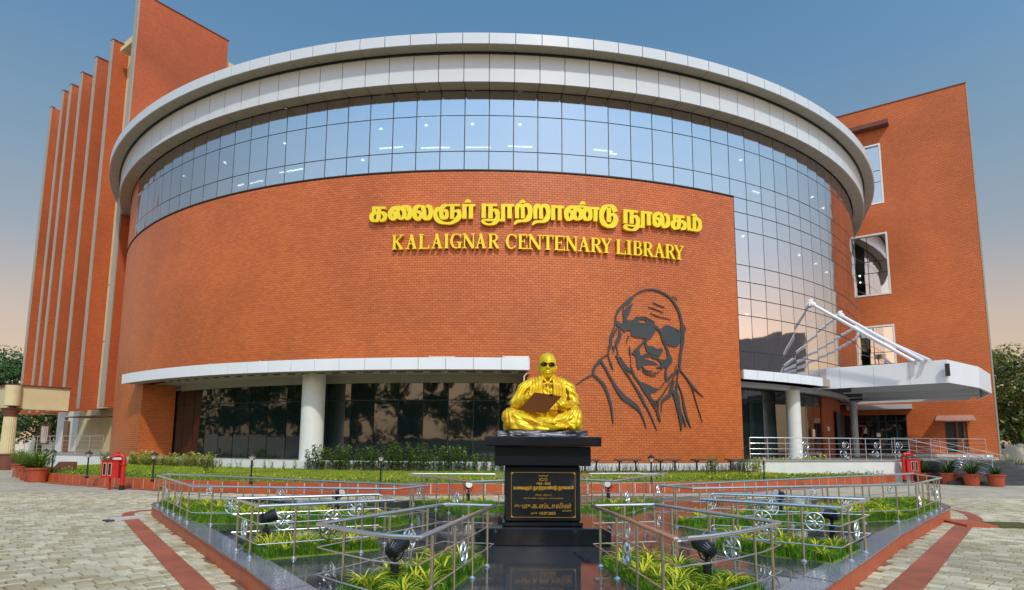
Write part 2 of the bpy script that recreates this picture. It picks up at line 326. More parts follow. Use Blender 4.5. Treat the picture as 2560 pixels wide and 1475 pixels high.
SIGN=[[[(-490,1226,11),(-426,1222,11)],[(-481,1228,17),(-480,1212,18),(-477,1199,18)],[(-462,1198,11),(-477,1199,14),(-488,1192,25),(-492,1181,19),(-486,1169,20),(-474,1163,10),(-463,1167,20),(-458,1179,21),(-458,1196,19),(-457,1209,20),(-458,1224,19)],[(-449,1199,11),(-438,1198,17),(-429,1189,22),(-427,1179,20),(-432,1169,20),(-440,1164,13),(-450,1163,11)]],[[(-357,1223,11),(-378,1221,16),(-395,1212,23),(-404,1195,22),(-401,1176,20),(-393,1167,12),(-384,1172,20),(-381,1182,15),(-384,1194,17),(-393,1200,11)],[(-355,1222,16),(-369,1211,21),(-370,1195,18),(-366,1178,21),(-354,1168,10),(-341,1177,22),(-339,1193,19),(-344,1211,22),(-355,1222,16)],[(-354,1225,7),(-334,1225,12),(-320,1215,23),(-314,1199,22),(-314,1183,24),(-321,1170,19),(-335,1167,10)]],[[(-284,1195,9),(-273,1196,15),(-265,1184,13),(-269,1168,18),(-279,1161,12),(-290,1174,22),(-293,1192,18),(-291,1210,23),(-281,1221,19),(-266,1224,11),(-256,1217,20),(-251,1200,21),(-250,1181,21),(-246,1168,21),(-236,1162,11),(-226,1170,22),(-220,1186,20),(-221,1208,22),(-230,1221,18),(-243,1221,10)]],[[(-180,1214,11),(-193,1205,20),(-200,1189,18),(-195,1166,21),(-179,1149,18),(-155,1142,11),(-130,1142,13),(-108,1155,20),(-95,1170,24),(-93,1185,19),(-98,1196,21),(-109,1198,11),(-118,1194,9)],[(-125,1230,19),(-125,1161,19)],[(-157,1225,10),(-91,1225,10)],[(-152,1225,13),(-166,1219,20),(-173,1203,21),(-173,1182,20),(-168,1168,20),(-160,1164,10),(-151,1170,19),(-148,1183,16),(-152,1198,17),(-162,1201,10)]],[[(-71,1228,19),(-71,1162,19)],[(-42,1228,19),(-42,1162,19)],[(-81,1224,11),(-23,1224,11)],[(-41,1236,0),(-43,1242,0),(-46,1247,0),(-51,1250,0),(-56,1251,0),(-62,1250,0),(-66,1247,0),(-69,1242,0),(-70,1236,0)]],[[(14,1232,19),(14,1165,19)],[(5,1225,11),(74,1226,11)],[(44,1231,20),(44,1164,20)],[(51,1200,11),(64,1202,15),(73,1192,23),(76,1176,18),(73,1160,23),(63,1144,18),(44,1136,9),(26,1138,10),(13,1146,13),(11,1153,13),(20,1156,9),(39,1156,10),(70,1156,10),(108,1155,10)],[(99,1230,18),(99,1151,18)],[(90,1224,12),(148,1226,12)],[(128,1230,20),(128,1165,20)]],[[(161,1167,17),(161,1212,19),(166,1226,20),(175,1229,14),(183,1221,19),(186,1207,18),(186,1167,17)],[(187,1219,14),(196,1229,15),(211,1226,21),(218,1212,22),(219,1191,20),(213,1170,24),(199,1158,16),(180,1155,11),(162,1152,14),(153,1144,11),(149,1136,2)],[(199,1238,0),(198,1243,0),(195,1248,0),(190,1252,0),(185,1253,0),(179,1251,0),(175,1248,0),(172,1243,0),(171,1237,0)]],[[(242,1167,17),(242,1212,19),(247,1226,20),(256,1230,14),(264,1222,19),(267,1207,18),(267,1168,18)],[(268,1220,14),(277,1229,15),(292,1227,22),(299,1213,22),(300,1192,20),(294,1171,24),(280,1158,16),(260,1155,11),(242,1152,14),(233,1144,11),(229,1136,2)]],[[(322,1233,18),(321,1165,18)],[(351,1232,18),(351,1165,18)],[(313,1227,12),(371,1227,12)]],[[(422,1232,11),(399,1227,18),(384,1211,23),(381,1190,20),(387,1174,20),(397,1171,11),(405,1179,19),(407,1196,16),(402,1207,17),(393,1207,8)],[(433,1228,15),(421,1216,22),(418,1197,17),(421,1180,20),(432,1173,9),(444,1182,21),(448,1199,18),(443,1217,22),(433,1228,15)],[(476,1228,15),(464,1217,22),(462,1198,17),(465,1181,20),(476,1174,9),(488,1183,21),(492,1200,18),(488,1218,23),(476,1228,15)],[(417,1233,8),(455,1235,10),(484,1231,11),(534,1232,12)],[(516,1233,19),(514,1170,19)],[(470,1245,0),(469,1251,0),(466,1256,0),(461,1259,0),(455,1260,0),(450,1258,0),(445,1254,0),(442,1249,0),(441,1243,0)]],[[(610,1222,25),(597,1244,23),(577,1249,11),(557,1239,23),(545,1216,24),(543,1191,22),(552,1166,25),(573,1153,16),(597,1159,24),(609,1179,25),(610,1198,22),(600,1209,16),(587,1204,11)],[(578,1239,21),(578,1172,21)]],[[(658,1239,20),(657,1172,20)],[(648,1233,12),(718,1234,12)],[(688,1237,20),(687,1173,20)],[(697,1207,10),(708,1209,17),(717,1198,22),(718,1179,20),(714,1163,23),(702,1149,17),(685,1144,9),(668,1146,13),(656,1153,19),(655,1161,14),(666,1164,8),(707,1164,9),(751,1164,11)],[(743,1240,19),(741,1159,19)],[(734,1234,12),(791,1234,12)],[(772,1235,20),(772,1174,20)]],[[(810,1210,9),(823,1210,17),(828,1196,12),(823,1182,18),(815,1175,11),(804,1186,25),(801,1201,19),(803,1221,23),(815,1234,18),(830,1237,15),(839,1228,20),(842,1211,21),(843,1192,21),(848,1180,21),(858,1177,13),(869,1188,22),(873,1206,19),(872,1224,21),(864,1234,18),(852,1235,10)]],[[(897,1234,12),(961,1237,13)],[(907,1239,19),(907,1221,20),(909,1210,18)],[(924,1211,10),(909,1210,14),(898,1200,24),(896,1188,23),(905,1177,19),(916,1176,11),(926,1183,19),(930,1199,20),(931,1217,20),(931,1236,20)],[(939,1211,10),(952,1211,18),(961,1201,21),(959,1186,21),(949,1178,14),(938,1176,10)]],[[(983,1243,20),(984,1176,20)],[(975,1180,11),(1035,1179,10)],[(1016,1243,19),(1013,1182,19)],[(1008,1238,10),(1029,1237,15),(1043,1228,22),(1047,1210,20),(1044,1194,21),(1031,1180,13)],[(1032,1245,0),(1031,1250,0),(1028,1255,0),(1023,1259,0),(1017,1260,0),(1011,1260,0),(1006,1257,0),(1002,1253,0),(1001,1247,0)]]]
PORTRAIT_STROKES=[[(697,843,7),(729,863,9),(768,876,8),(813,875,11),(852,863,13),(886,842,14),(911,813,15),(928,781,17),(937,750,17),(941,720,19),(943,697,26),(943,671,24),(941,645,24),(936,619,20),(931,594,16),(925,555,18),(920,530,15)],[(699,842,7),(685,828,22),(664,809,24),(642,793,13),(623,771,15),(611,746,12),(608,720,9),(605,700,8),(594,675,10),(587,650,18),(585,625,18),(584,608,12),(576,588,7),(572,568,7)],[(693,807,3),(685,798,13),(674,784,29),(661,761,36),(656,740,20),(658,718,20)],[(647,785,2),(646,762,7),(648,737,7),(649,717,6)],[(617,693,9),(605,673,9),(597,650,5)],[(626,691,6),(627,674,15),(627,654,22),(616,631,23),(610,614,13),(614,591,5),(617,572,8),(612,558,12)],[(595,608,10),(599,593,9),(595,578,3)],[(671,658,7),(663,641,5),(658,623,1)],[(803,706,23),(819,694,15),(834,682,23)],[(792,817,2),(822,807,6),(853,798,3)],[(769,795,3),(805,787,5),(844,774,4)],[(777,768,2),(815,755,5),(852,750,3),(883,743,2)],[(827,682,10),(836,652,9),(847,625,12)],[(892,854,2),(912,847,2),(916,834,1)],[(947,725,2),(958,711,2),(954,690,1)],[(705,744,2),(743,747,4),(770,739,8),(798,726,5)],[(750,643,17),(735,625,11),(714,605,12),(699,587,22)],[(674,610,2),(674,589,9),(677,567,6)],[(677,565,2),(678,523,3),(681,508,12),(688,490,17),(699,470,11),(717,450,14),(734,428,24),(744,408,16)],[(733,521,5),(746,506,13),(767,500,9),(785,502,3)],[(734,504,4),(746,492,5),(766,487,11),(787,484,10),(800,484,2)],[(787,495,2),(808,497,4),(822,508,3),(829,517,3)],[(844,455,3),(827,435,3),(810,421,6)],[(421,429,2),(460,458,6),(495,476,10),(503,480,13)],[(503,477,10),(503,497,13),(512,517,15),(537,540,16)],[(503,477,14),(524,460,15),(546,439,17),(560,411,16),(572,378,15),(582,340,13),(587,296,9),(591,263,2)],[(537,541,13),(559,506,13),(584,461,13),(611,417,21),(638,384,31),(673,359,30),(701,340,25),(716,321,14),(731,291,8),(746,246,2)],[(577,545,10),(587,521,8),(594,500,2)],[(618,546,12),(645,506,14),(675,462,10),(703,419,12),(725,386,19),(738,358,15),(753,334,9),(776,287,7),(798,235,2)],[(631,547,9),(656,519,8),(676,500,11)],[(739,415,18),(762,385,15),(783,347,7),(798,321,4)],[(765,397,8),(775,375,11),(791,367,8),(810,374,11),(832,399,7),(861,439,6),(890,479,5),(908,512,7)],[(807,371,16),(807,345,11),(803,321,14),(808,299,18),(817,273,2)],[(891,464,12),(877,429,23),(868,400,22),(837,377,17),(825,360,6),(821,314,2)],[(888,420,35),(901,386,36),(908,350,31),(918,301,25),(921,265,15),(921,234,3)],[(914,517,11),(908,472,7),(904,440,12),(898,415,19)],[(911,448,7),(930,402,10),(939,351,15),(949,309,15),(960,278,11),(973,249,2)],[(927,314,4),(937,285,10),(946,256,8)],[(926,559,18),(922,520,13),(936,500,9),(964,469,10),(986,441,18),(1014,417,8),(1046,393,2)],[(983,440,10),(991,414,6),(1006,365,5),(1022,316,4),(1036,277,1)],[(906,534,3),(893,499,4),(865,468,4)],[(772,361,4),(801,353,6)],[(780,352,5),(799,344,5)],[(502,483,8),(518,525,7),(538,550,7),(569,568,5)],[(575,608,5),(572,568,8)],[(572,568,7),(581,529,6),(594,500,3)],[(608,565,13),(636,531,11),(666,498,9)],[(626,560,7),(656,517,6),(677,488,4)]]
PORTRAIT_FILLS=[[[(641,717),(662,727),(684,729),(683,682),(661,681),(648,672),(633,692),(614,699),(608,715),(617,725),(633,710)]],[[(690,732),(705,740),(738,743),(770,737),(795,724),(806,706),(803,685),(791,667),(775,649),(760,642),(746,650),(703,652),(682,659),(680,681),(686,709)],[(719,730),(721,723),(737,718),(756,719),(758,727),(748,734),(727,734)]],[[(833,685),(839,704),(854,716),(874,716),(899,707),(931,696),(933,670),(928,642),(920,626),(902,619),(874,621),(854,631),(841,650),(833,667)],[(902,699),(909,688),(919,685),(921,691),(912,697)]],[[(843,637),(855,630),(865,606),(875,580),(886,556),(883,546),(870,534),(860,520),(855,503),(856,479),(864,475),(883,500),(879,485),(864,460),(848,457),(843,484),(846,507),(850,526),(829,513),(827,519),(804,516),(806,522),(823,526),(825,540),(817,550),(801,558),(780,560),(789,568),(807,567),(826,556),(849,554),(860,571),(856,599),(850,612)]],[[(759,642),(757,625),(761,616),(786,615),(802,606),(821,603),(827,611),(840,601),(831,589),(824,575),(814,571),(789,576),(769,582),(756,591),(749,607),(747,630),(743,641)]],[[(686,582),(700,592),(718,602),(722,593),(724,573),(734,572),(752,579),(777,578),(807,565),(797,561),(776,567),(740,564),(735,558),(764,552),(796,543),(813,534),(788,532),(759,532),(745,529),(731,523),(726,511),(712,503),(707,527),(704,557),(697,572),(686,574)]],[[(701,470),(722,452),(758,442),(790,427),(811,421),(795,407),(763,402),(744,408)]]]

# ------------------------------------------------------------------ ground
g = MB(); g.add([(-900, -400, -0.03), (900, -400, -0.03), (900, 1500, -0.03), (-900, 1500, -0.03)], [(0, 1, 2, 3)])
tag(g.build('ground', mat('earth', (0.17, 0.13, 0.08), 0.9, var=0.25, scale=0.3)), kind='structure')

# granite platform outline (plan, metres)
PLAT = [(0.12, 2.9), (4.33, 7.99), (6.41, 10.55), (8.66, 13.1), (10.6, 15.3), (10.95, 15.8), (11.3, 16.6), (11.75, 18.0), (11.3, 18.6), (9.5, 18.5), (4.6, 17.0), (0, 16.3), (-2.9, 16.5), (-7.2, 16.6), (-8.5, 16.0), (-8.72, 15.5), (-8.49, 14.96), (-4.64, 9.67), (-3.1, 7.55)]
def inpoly(x, y, P):
    c = False; j = len(P)-1
    for i in range(len(P)):
        if (P[i][1] > y) != (P[j][1] > y) and x < (P[j][0]-P[i][0])*(y-P[i][1])/(P[j][1]-P[i][1])+P[i][0]: c = not c
        j = i
    return c
def distpoly(x, y, P):
    d = 1e9
    for i in range(len(P)):
        a = P[i]; b = P[(i+1) % len(P)]; ex, ey = b[0]-a[0], b[1]-a[1]
        t = max(0, min(1, ((x-a[0])*ex+(y-a[1])*ey)/(ex*ex+ey*ey))); d = min(d, hypot(x-a[0]-t*ex, y-a[1]-t*ey))
    return d
KERB = [(-50, 33.4), (-36, 33.6), (-33.7, 33.6), (-24, 33.9), (-19, 34.2), (-11.5, 34.2), (-1.8, 33.75), (5, 33.3), (11.7, 32.9), (21, 32.5), (27, 31.95), (38.3, 31.97)]
def kr(a):
    if a <= KERB[0][0]: return KERB[0][1]
    for (a0, r0), (a1, r1) in zip(KERB, KERB[1:]):
        if a <= a1: return r0+(r1-r0)*(a-a0)/(a1-a0)
    return KERB[-1][1]
def pol_of(x, y): return hypot(x-CX, y-CY), degrees(atan2(x-CX, CY-y))

# paved court: bedding sheet + laid pavers
pave = MB()
pave.add([(-60, -12, -0.012), (60, -12, -0.012), (60, 75, -0.012), (-60, 75, -0.012)], [(0, 1, 2, 3)])
M['paver'] = attr_mat('paver', (0.40, 0.31, 0.16), (0.64, 0.55, 0.37), rough=0.8, noise=0.22, nscale=2.5, c2=(0.51, 0.44, 0.29), big=0.16, bigscale=0.35, bump=0.3, bscale=45)
M['paver_red'] = attr_mat('paver_red', (0.38, 0.10, 0.045), (0.52, 0.15, 0.07), rough=0.7, noise=0.2, nscale=3, big=0.15, bigscale=0.8)
M['bedding'] = mat('paver_joint_sand', (0.19, 0.14, 0.085), 0.95, var=0.35, scale=3)
pavement = tag(pave.build('pavement', M['bedding']), kind='structure')
# red painted band that runs parallel to the platform edge
def seg_dist(x, y, a, b):
    ex, ey = b[0]-a[0], b[1]-a[1]; t = ((x-a[0])*ex+(y-a[1])*ey)/(ex*ex+ey*ey)
    return hypot(x-a[0]-t*ex, y-a[1]-t*ey), t
def is_red(x, y):
    d, t = seg_dist(x, y, (-8.0, 13.5), (-3.62, 7.5))
    return False
    d, t = seg_dist(x, y, (10.1, 14.1), (4.72, 7.72))
    if d < 0.19 and -0.02 < t < 1.6: return True
    d, t = seg_dist(x, y, (-8.0, 13.6), (-9.6, 15.1))
    if d < 0.17 and 0 < t < 1: return True
    r, a = pol_of(x, y)
    if r > kr(a) and r < kr(a)+0.35 and a < 30 and -33 < a: return True
    if 22.6 < hypot(x-1.0, y-(-6.6)) < 22.9 and y > 14.9 and abs(x-1) > 8.6 and abs(x-1) < 11.6: return True
    return False
def paver_mesh(L, W, seed):
    r = random.Random(seed); b = 0.006; h = 0.0
    l, w = L/2-0.010, W/2-0.007
    z = h+0.004*r.random()
    V = [(-l, -w, -0.02), (l, -w, -0.02), (l, w, -0.02), (-l, w, -0.02), (-l+b, -w+b, z), (l-b, -w+b, z), (l-b, w-b, z), (-l+b, w-b, z)]
    return V, [(4, 5, 6, 7), (0, 1, 5, 4), (1, 2, 6, 5), (2, 3, 7, 6), (3, 0, 4, 7)]
pav = []
rp = random.Random(3)
for side in (-1, 1):
    th = radians(46 if side < 0 else -47); ux, uy = cos(th), sin(th); vx, vy = -uy, ux
    pitches = [0.26, 0.08] if side < 0 else [0.21, 0.21, 0.075]
    blen = 0.19 if side < 0 else 0.235
    v = -45.0; row = 0
    while v < 45:
        W = pitches[row % len(pitches)]
        off = (row//2 % 2)*0.28*blen+rp.uniform(-.03, .03)*blen if side < 0 else (row % 2)*0.45*blen
        LL = blen if W > 0.2 else blen*1.5
        nU = int(70/LL)
        # clip to rows that can be in the near court
        for k in range(nU):
            u = -10+off+k*LL
            x = ux*(u)+vx*(v+W/2); y = uy*(u)+vy*(v+W/2)
            if y < 5.2 or y > 21.5: continue
            if abs(x) > 0.86*y+1.6: continue
            if side < 0 and x >= 0.35: continue
            if side > 0 and x < 0.35: continue
            if inpoly(x, y, PLAT) : continue
            r, a = pol_of(x, y)
            if r < kr(a)+0.05: continue
            pav.append((hypot(x, y), x, y, LL, W, th, rp.random()))
        v += W; row += 1
pav.sort(key=lambda q: q[0])
meshes = {}
cnt = 0; big = MB(); bigr = MB()
for i, (d, x, y, LL, W, th, rr) in enumerate(pav):
    red = is_red(x, y)
    V, F = paver_mesh(LL, W, i)
    if not red and cnt < 290 and W > 0.2 and abs(x) > 3.0 and d > 6.5:
        key = (round(LL, 3), int(rr*8)); 
        if key not in meshes:
            mb = MB(); mb.cr = (int(rr*8)+0.5)/8; mb.add(V, F); me = mb.mesh('paver', M['paver'])
            at = me.attributes.get('rnd') or me.attributes.new('rnd', 'FLOAT', 'FACE'); at.data.foreach_set('value', [mb.cr]*len(me.polygons)); meshes[key] = me
        o = link('paver', meshes[key], pavement, (x, y, 0.004*rr), th); cnt += 1
    else:
        c, s = cos(th), sin(th); z = 0.004*rr
        t = bigr if red else big; t.cr = rr
        t.add([(x+c*p[0]-s*p[1], y+s*p[0]+c*p[1], p[2]+z) for p in V], F)
tag(big.build('paver', M['paver'], pavement), kind='stuff')
def painted(L_, W_):
    B = MB(); V = []; L_ = spline2(L_, 6)
    for i, p in enumerate(L_):
        a = L_[max(0, i-1)]; c = L_[min(len(L_)-1, i+1)]; dx, dy = c[0]-a[0], c[1]-a[1]; l = hypot(dx, dy); nx, ny = -dy/l*p[2]/2, dx/l*p[2]/2
        V += [(p[0]+nx, p[1]+ny, W_), (p[0]-nx, p[1]-ny, W_)]
    B.add(V, [(2*i, 2*i+1, 2*i+3, 2*i+2) for i in range(len(L_)-1)]); return B
def spline2(P, k):
    out = []
    for i in range(len(P)-1):
        p0 = P[max(0, i-1)]; p1 = P[i]; p2 = P[i+1]; p3 = P[min(len(P)-1, i+2)]
        for j in range(k):
            t = j/k; t2 = t*t; t3 = t2*t
            out.append(tuple(0.5*((2*b)+(-a+c)*t+(2*a-5*b+4*c-d)*t2+(-a+3*b-3*c+d)*t3) for a, b, c, d in zip(p0, p1, p2, p3)))
    out.append(P[-1]); return out
for L_ in ([(-2.2, 5.45, .30), (-3.62, 7.5, .30), (-5.2, 9.66, .30), (-8.0, 13.5, .30), (-8.9, 14.75, .26), (-9.3, 15.6, .2), (-8.9, 16.25, .16), (-8.3, 16.5, .12)], [(2.5, 5.2, .36), (4.72, 7.72, .36), (7.4, 10.9, .34), (10.1, 14.1, .32), (11.1, 15.15, .28), (11.95, 16.7, .2), (12.1, 17.6, .14)]):
    painted(L_, 0.0125).build('painted_band', M['paver_red'], pavement)
B = MB(); n_ = 60
V = []
for i in range(n_+1):
    a = -33+63*i/n_; V += [tuple(pol(kr(a)+.42, a, .0125)), tuple(pol(kr(a)+.02, a, .0125))]
B.add(V, [(2*i, 2*i+1, 2*i+3, 2*i+2) for i in range(n_)]); B.build('painted_band', M['paver_red'], pavement)
# beyond the blocks one can tell apart the material carries the pattern
m, t, b = nt('far_paving'); N = t.nodes; L = t.links; b.inputs['Roughness'].default_value = 0.75
g_ = N.new('ShaderNodeNewGeometry'); mp = N.new('ShaderNodeMapping'); mp.inputs['Rotation'].default_value = (0, 0, radians(45)); L.new(g_.outputs['Position'], mp.inputs[0])
br = N.new('ShaderNodeTexBrick'); br.inputs['Scale'].default_value = 1; br.inputs['Brick Width'].default_value = 0.23; br.inputs['Row Height'].default_value = 0.2; br.inputs['Mortar Size'].default_value = 0.008
br.inputs['Color1'].default_value = (0.54, 0.48, 0.36, 1); br.inputs['Color2'].default_value = (0.44, 0.37, 0.25, 1); br.inputs['Mortar'].default_value = (0.27, 0.21, 0.135, 1); L.new(mp.outputs[0], br.inputs['Vector'])
n = N.new('ShaderNodeTexNoise'); n.inputs['Scale'].default_value = 0.5; n.inputs['Detail'].default_value = 6; L.new(g_.outputs['Position'], n.inputs['Vector'])
mr = N.new('ShaderNodeMapRange'); mr.inputs['From Min'].default_value = 0.3; mr.inputs['From Max'].default_value = 0.7; mr.inputs['To Min'].default_value = 0.82; mr.inputs['To Max'].default_value = 1.12; L.new(n.outputs[0], mr.inputs[0])
x = N.new('ShaderNodeVectorMath'); x.operation = 'SCALE'; L.new(br.outputs[0], x.inputs[0]); L.new(mr.outputs[0], x.inputs['Scale']); L.new(x.outputs[0], b.inputs['Base Color'])
far = MB(); far.add([(-60, 21.4, -0.002), (60, 21.4, -0.002), (60, 75, -0.002), (-60, 75, -0.002)], [(0, 1, 2, 3)])
far.add([(-60, 5.2, -0.004), (-19.9, 21.4, -0.004), (-60, 21.4, -0.004)], [(0, 1, 2)]); far.add([(60, 5.2, -0.004), (60, 21.4, -0.004), (19.9, 21.4, -0.004)], [(0, 1, 2)])
tag(far.build('far_paving', m), kind='structure')

# ------------------------------------------------------------------ platform: granite slabs on a red tiled side
PZ = 0.25
m, t, b = nt('polished_granite'); N = t.nodes; L = t.links
b.inputs['Roughness'].default_value = 0.06; b.inputs['IOR'].default_value = 1.75
tc = N.new('ShaderNodeTexCoord'); n = N.new('ShaderNodeTexNoise'); n.inputs['Scale'].default_value = 95; n.inputs['Detail'].default_value = 3; L.new(tc.outputs['Object'], n.inputs['Vector'])
cr_ = N.new('ShaderNodeValToRGB'); cr_.color_ramp.elements[0].position = 0.42; cr_.color_ramp.elements[0].color = (0.018, 0.021, 0.026, 1); cr_.color_ramp.elements[1].position = 0.62; cr_.color_ramp.elements[1].color = (0.085, 0.09, 0.10, 1)
L.new(n.outputs[0], cr_.inputs[0]); L.new(cr_.outputs[0], b.inputs['Base Color'])
n2 = N.new('ShaderNodeTexNoise'); n2.inputs['Scale'].default_value = 1.3; n2.inputs['Detail'].default_value = 5; L.new(tc.outputs['Object'], n2.inputs['Vector'])
mr = N.new('ShaderNodeMapRange'); mr.inputs['From Min'].default_value = 0.35; mr.inputs['From Max'].default_value = 0.7; mr.inputs['To Min'].default_value = 0.03; mr.inputs['To Max'].default_value = 0.13; L.new(n2.outputs[0], mr.inputs[0]); L.new(mr.outputs[0], b.inputs['Roughness'])
M['granite'] = m
m, t, b = nt('honed_border_granite'); N = t.nodes; L = t.links; b.inputs['Roughness'].default_value = 0.13
tc = N.new('ShaderNodeTexCoord'); n = N.new('ShaderNodeTexNoise'); n.inputs['Scale'].default_value = 60; n.inputs['Detail'].default_value = 4; L.new(tc.outputs['Object'], n.inputs['Vector'])
cr_ = N.new('ShaderNodeValToRGB'); cr_.color_ramp.elements[0].position = 0.35; cr_.color_ramp.elements[0].color = (0.10, 0.105, 0.12, 1); cr_.color_ramp.elements[1].position = 0.66; cr_.color_ramp.elements[1].color = (0.36, 0.37, 0.41, 1)
L.new(n.outputs[0], cr_.inputs[0]); L.new(cr_.outputs[0], b.inputs['Base Color']); M['granite_edge'] = m
pl = MB(); pl.prism(PLAT, -0.02, PZ-0.022)
platform = tag(pl.build('granite_platform', M['rail_red']), kind='structure')
def inset(P, d):
    cx = sum(p[0] for p in P)/len(P); out = []
    n = len(P)
    for i in range(n):
        a = Vector(P[i-1]); p = Vector(P[i]); c = Vector(P[(i+1) % n])
        e0 = (p-a).normalized(); e1 = (c-p).normalized()
        n0 = Vector((-e0.y, e0.x)); n1 = Vector((-e1.y, e1.x)); nn = (n0+n1).normalized(); k = d/max(0.3, nn.dot(n0))
        out.append(tuple(p+nn*k))
    return out
PIN = inset(PLAT, 0.33)
edge = MB(); n = len(PLAT)
for i in range(n):
    a, bb, c, d = PLAT[i], PLAT[(i+1) % n], PIN[(i+1) % n], PIN[i]
    A, B, C_, D = [Vector((q[0], q[1], 0)) for q in (a, bb, c, d)]
    ln = (B-A).length; k = max(1, int(ln/1.15))
    for j in range(k):
        t0, t1 = j/k, (j+1)/k; e = 0.004/max(ln/k, .1)
        p = [A.lerp(B, t0+e), A.lerp(B, t1-e), D.lerp(C_, t1-e), D.lerp(C_, t0+e)]
        o_ = (A.lerp(B, .5)-D.lerp(C_, .5)).normalized()*0.025
        p[0] = p[0]+o_; p[1] = p[1]+o_
        m_ = MB(); m_.hexa([tuple(q)[:2]+(PZ-0.022,) for q in p]+[tuple(q)[:2]+(PZ,) for q in p])
        m_.build('edge_slab', M['granite_edge'], platform)
slab = MB()
xs = [-8.6+i*1.2 for i in range(17)]; ys = [3+i*1.2 for i in range(13)]
core = MB(); core.prism(PIN, PZ-0.021, PZ-0.004, bottom=False)
core.build('slab_bed', M['dark_joint'], platform)
def clip_poly(sub, cell):
    x0, x1, y0, y1 = cell
    def clip(P, f, inter):
        out = []
        for i in range(len(P)):
            a = P[i-1]; b_ = P[i]
            if f(b_):
                if not f(a): out.append(inter(a, b_))
                out.append(b_)
            elif f(a): out.append(inter(a, b_))
        return out
    P = sub
    for ax, val, sg in ((0, x0, 1), (0, x1, -1), (1, y0, 1), (1, y1, -1)):
        f = lambda p: sg*(p[ax]-val) >= 0
        def inter(a, b_):
            t_ = (val-a[ax])/(b_[ax]-a[ax]); return (a[0]+t_*(b_[0]-a[0]), a[1]+t_*(b_[1]-a[1]))
        P = clip(P, f, inter)
        if not P: return []
    return P
rs = random.Random(5)
for i in range(-8, 10):
    for j in range(0, 13):
        x0 = 0.48-0.95+i*1.9/1; y0 = 3.2+j*1.15
        P = clip_poly(PIN, (x0+0.002, x0+1.9-0.002, y0+0.002, y0+1.15-0.002))
        if len(P) > 2:
            mb = MB(); mb.prism([(p[0]-x0, p[1]-y0) for p in P], 0, 0.018, bottom=False)
            o = mb.build('granite_slab', M['granite'], platform, loc=(x0, y0, PZ-0.018)); o.rotation_euler = (rs.uniform(-1, 1)*0.0012, rs.uniform(-1, 1)*0.0012, 0)

# ------------------------------------------------------------------ garden: kerb of red tiles, soil, lawn
KZ = 0.37
kerb = MB()
A0, A1 = -45, 38.3
for a in range(int((A1-A0)/0.5)):
    a0 = A0+a*0.5; a1 = a0+0.5
    P = [pol(kr(a0)-0.012, a0), pol(kr(a1)-0.012, a1), pol(kr(a1)-0.2, a1), pol(kr(a0)-0.2, a0)]
    kerb.hexa([(p.x, p.y, -0.02) for p in P]+[(p.x, p.y, KZ-0.012) for p in P])
gk = tag(kerb.build('garden_kerb', M['grout']), kind='structure')
a = -44.0; k = 0
while a < 38.2:
    da = degrees(0.62/34.0); a1 = min(a+da, 38.3)
    r0, r1 = kr(a), kr(a1); e = 0.012
    d_ = (a1-a)*0.035
    P = [pol(r0, a+d_), pol(r1, a1-d_), pol(r1-0.214, a1-d_), pol(r0-0.214, a+d_)]
    mb = MB(); mb.cr = rs.random(); mb.hexa([(p.x, p.y, 0.012) for p in P]+[(p.x, p.y, KZ) for p in P])
    me = mb.mesh('kerb_tile', M['kerb_tile']); at = me.attributes.new('rnd', 'FLOAT', 'FACE'); at.data.foreach_set('value', [mb.cr]*len(me.polygons))
    link('kerb_tile', me, gk); a = a1
lawn = MB(); NA, NR = 120, 8
def lawn_z(f): return KZ-0.03+(0.58-KZ+0.03)*min(1, f*1.02)+0.015*sin(f*9)
for i in range(NA+1):
    a = -46+(38.2+46)*i/NA
    for j in range(NR+1):
        f = j/NR; R = kr(a)-0.19+(28.72-kr(a)+0.19)*f
        z = lawn_z(f)
        if a < -40: z = min(z, 0.5)
        p = pol(R, a, z); lawn.v.append(tuple(p))
for i in range(NA):
    for j in range(NR):
        q = i*(NR+1)+j; lawn.f.append((q, q+NR+1, q+NR+2, q+1)); lawn.m.append(0); lawn.r.append(.5)
tag(lawn.build('garden_bed', M['lawn_soil'], smooth=True), kind='structure')
def blades(name, pts, h, w, matn, seed, lean=0.5, parent=None, hv=0.5):
    r = random.Random(seed); B = MB()
    for (x, y, z) in pts:
        a = r.uniform(0, 2*pi); hh = h*(1-hv+2*hv*r.random()); l = lean*hh*r.random(); b_ = r.uniform(0, 2*pi); ww = w*(0.6+0.8*r.random())
        dx, dy = cos(a)*ww/2, sin(a)*ww/2; B.cr = r.random()
        mx, my = x+cos(b_)*l*0.35, y+sin(b_)*l*0.35
        B.add([(x-dx, y-dy, z), (x+dx, y+dy, z), (mx+dx*.7, my+dy*.7, z+hh*.6), (mx-dx*.7, my-dy*.7, z+hh*.6), (x+cos(b_)*l, y+sin(b_)*l, z+hh)], [(0, 1, 2, 3), (3, 2, 4)])
    return B.build(name, M[matn], parent)
rl = random.Random(21); pts = []
for _ in range(70000):
    a = rl.uniform(-43, 38); f = rl.random()**0.8; R = kr(a)-0.2+(28.75-kr(a)+0.2)*f; z = lawn_z(f)
    if a < -40: z = min(z, 0.5)
    p = pol(R, a, z); pts.append((p.x, p.y, p.z))
tag(blades('lawn_grass', pts, 0.05, 0.022, 'lawn', 31), kind='stuff')
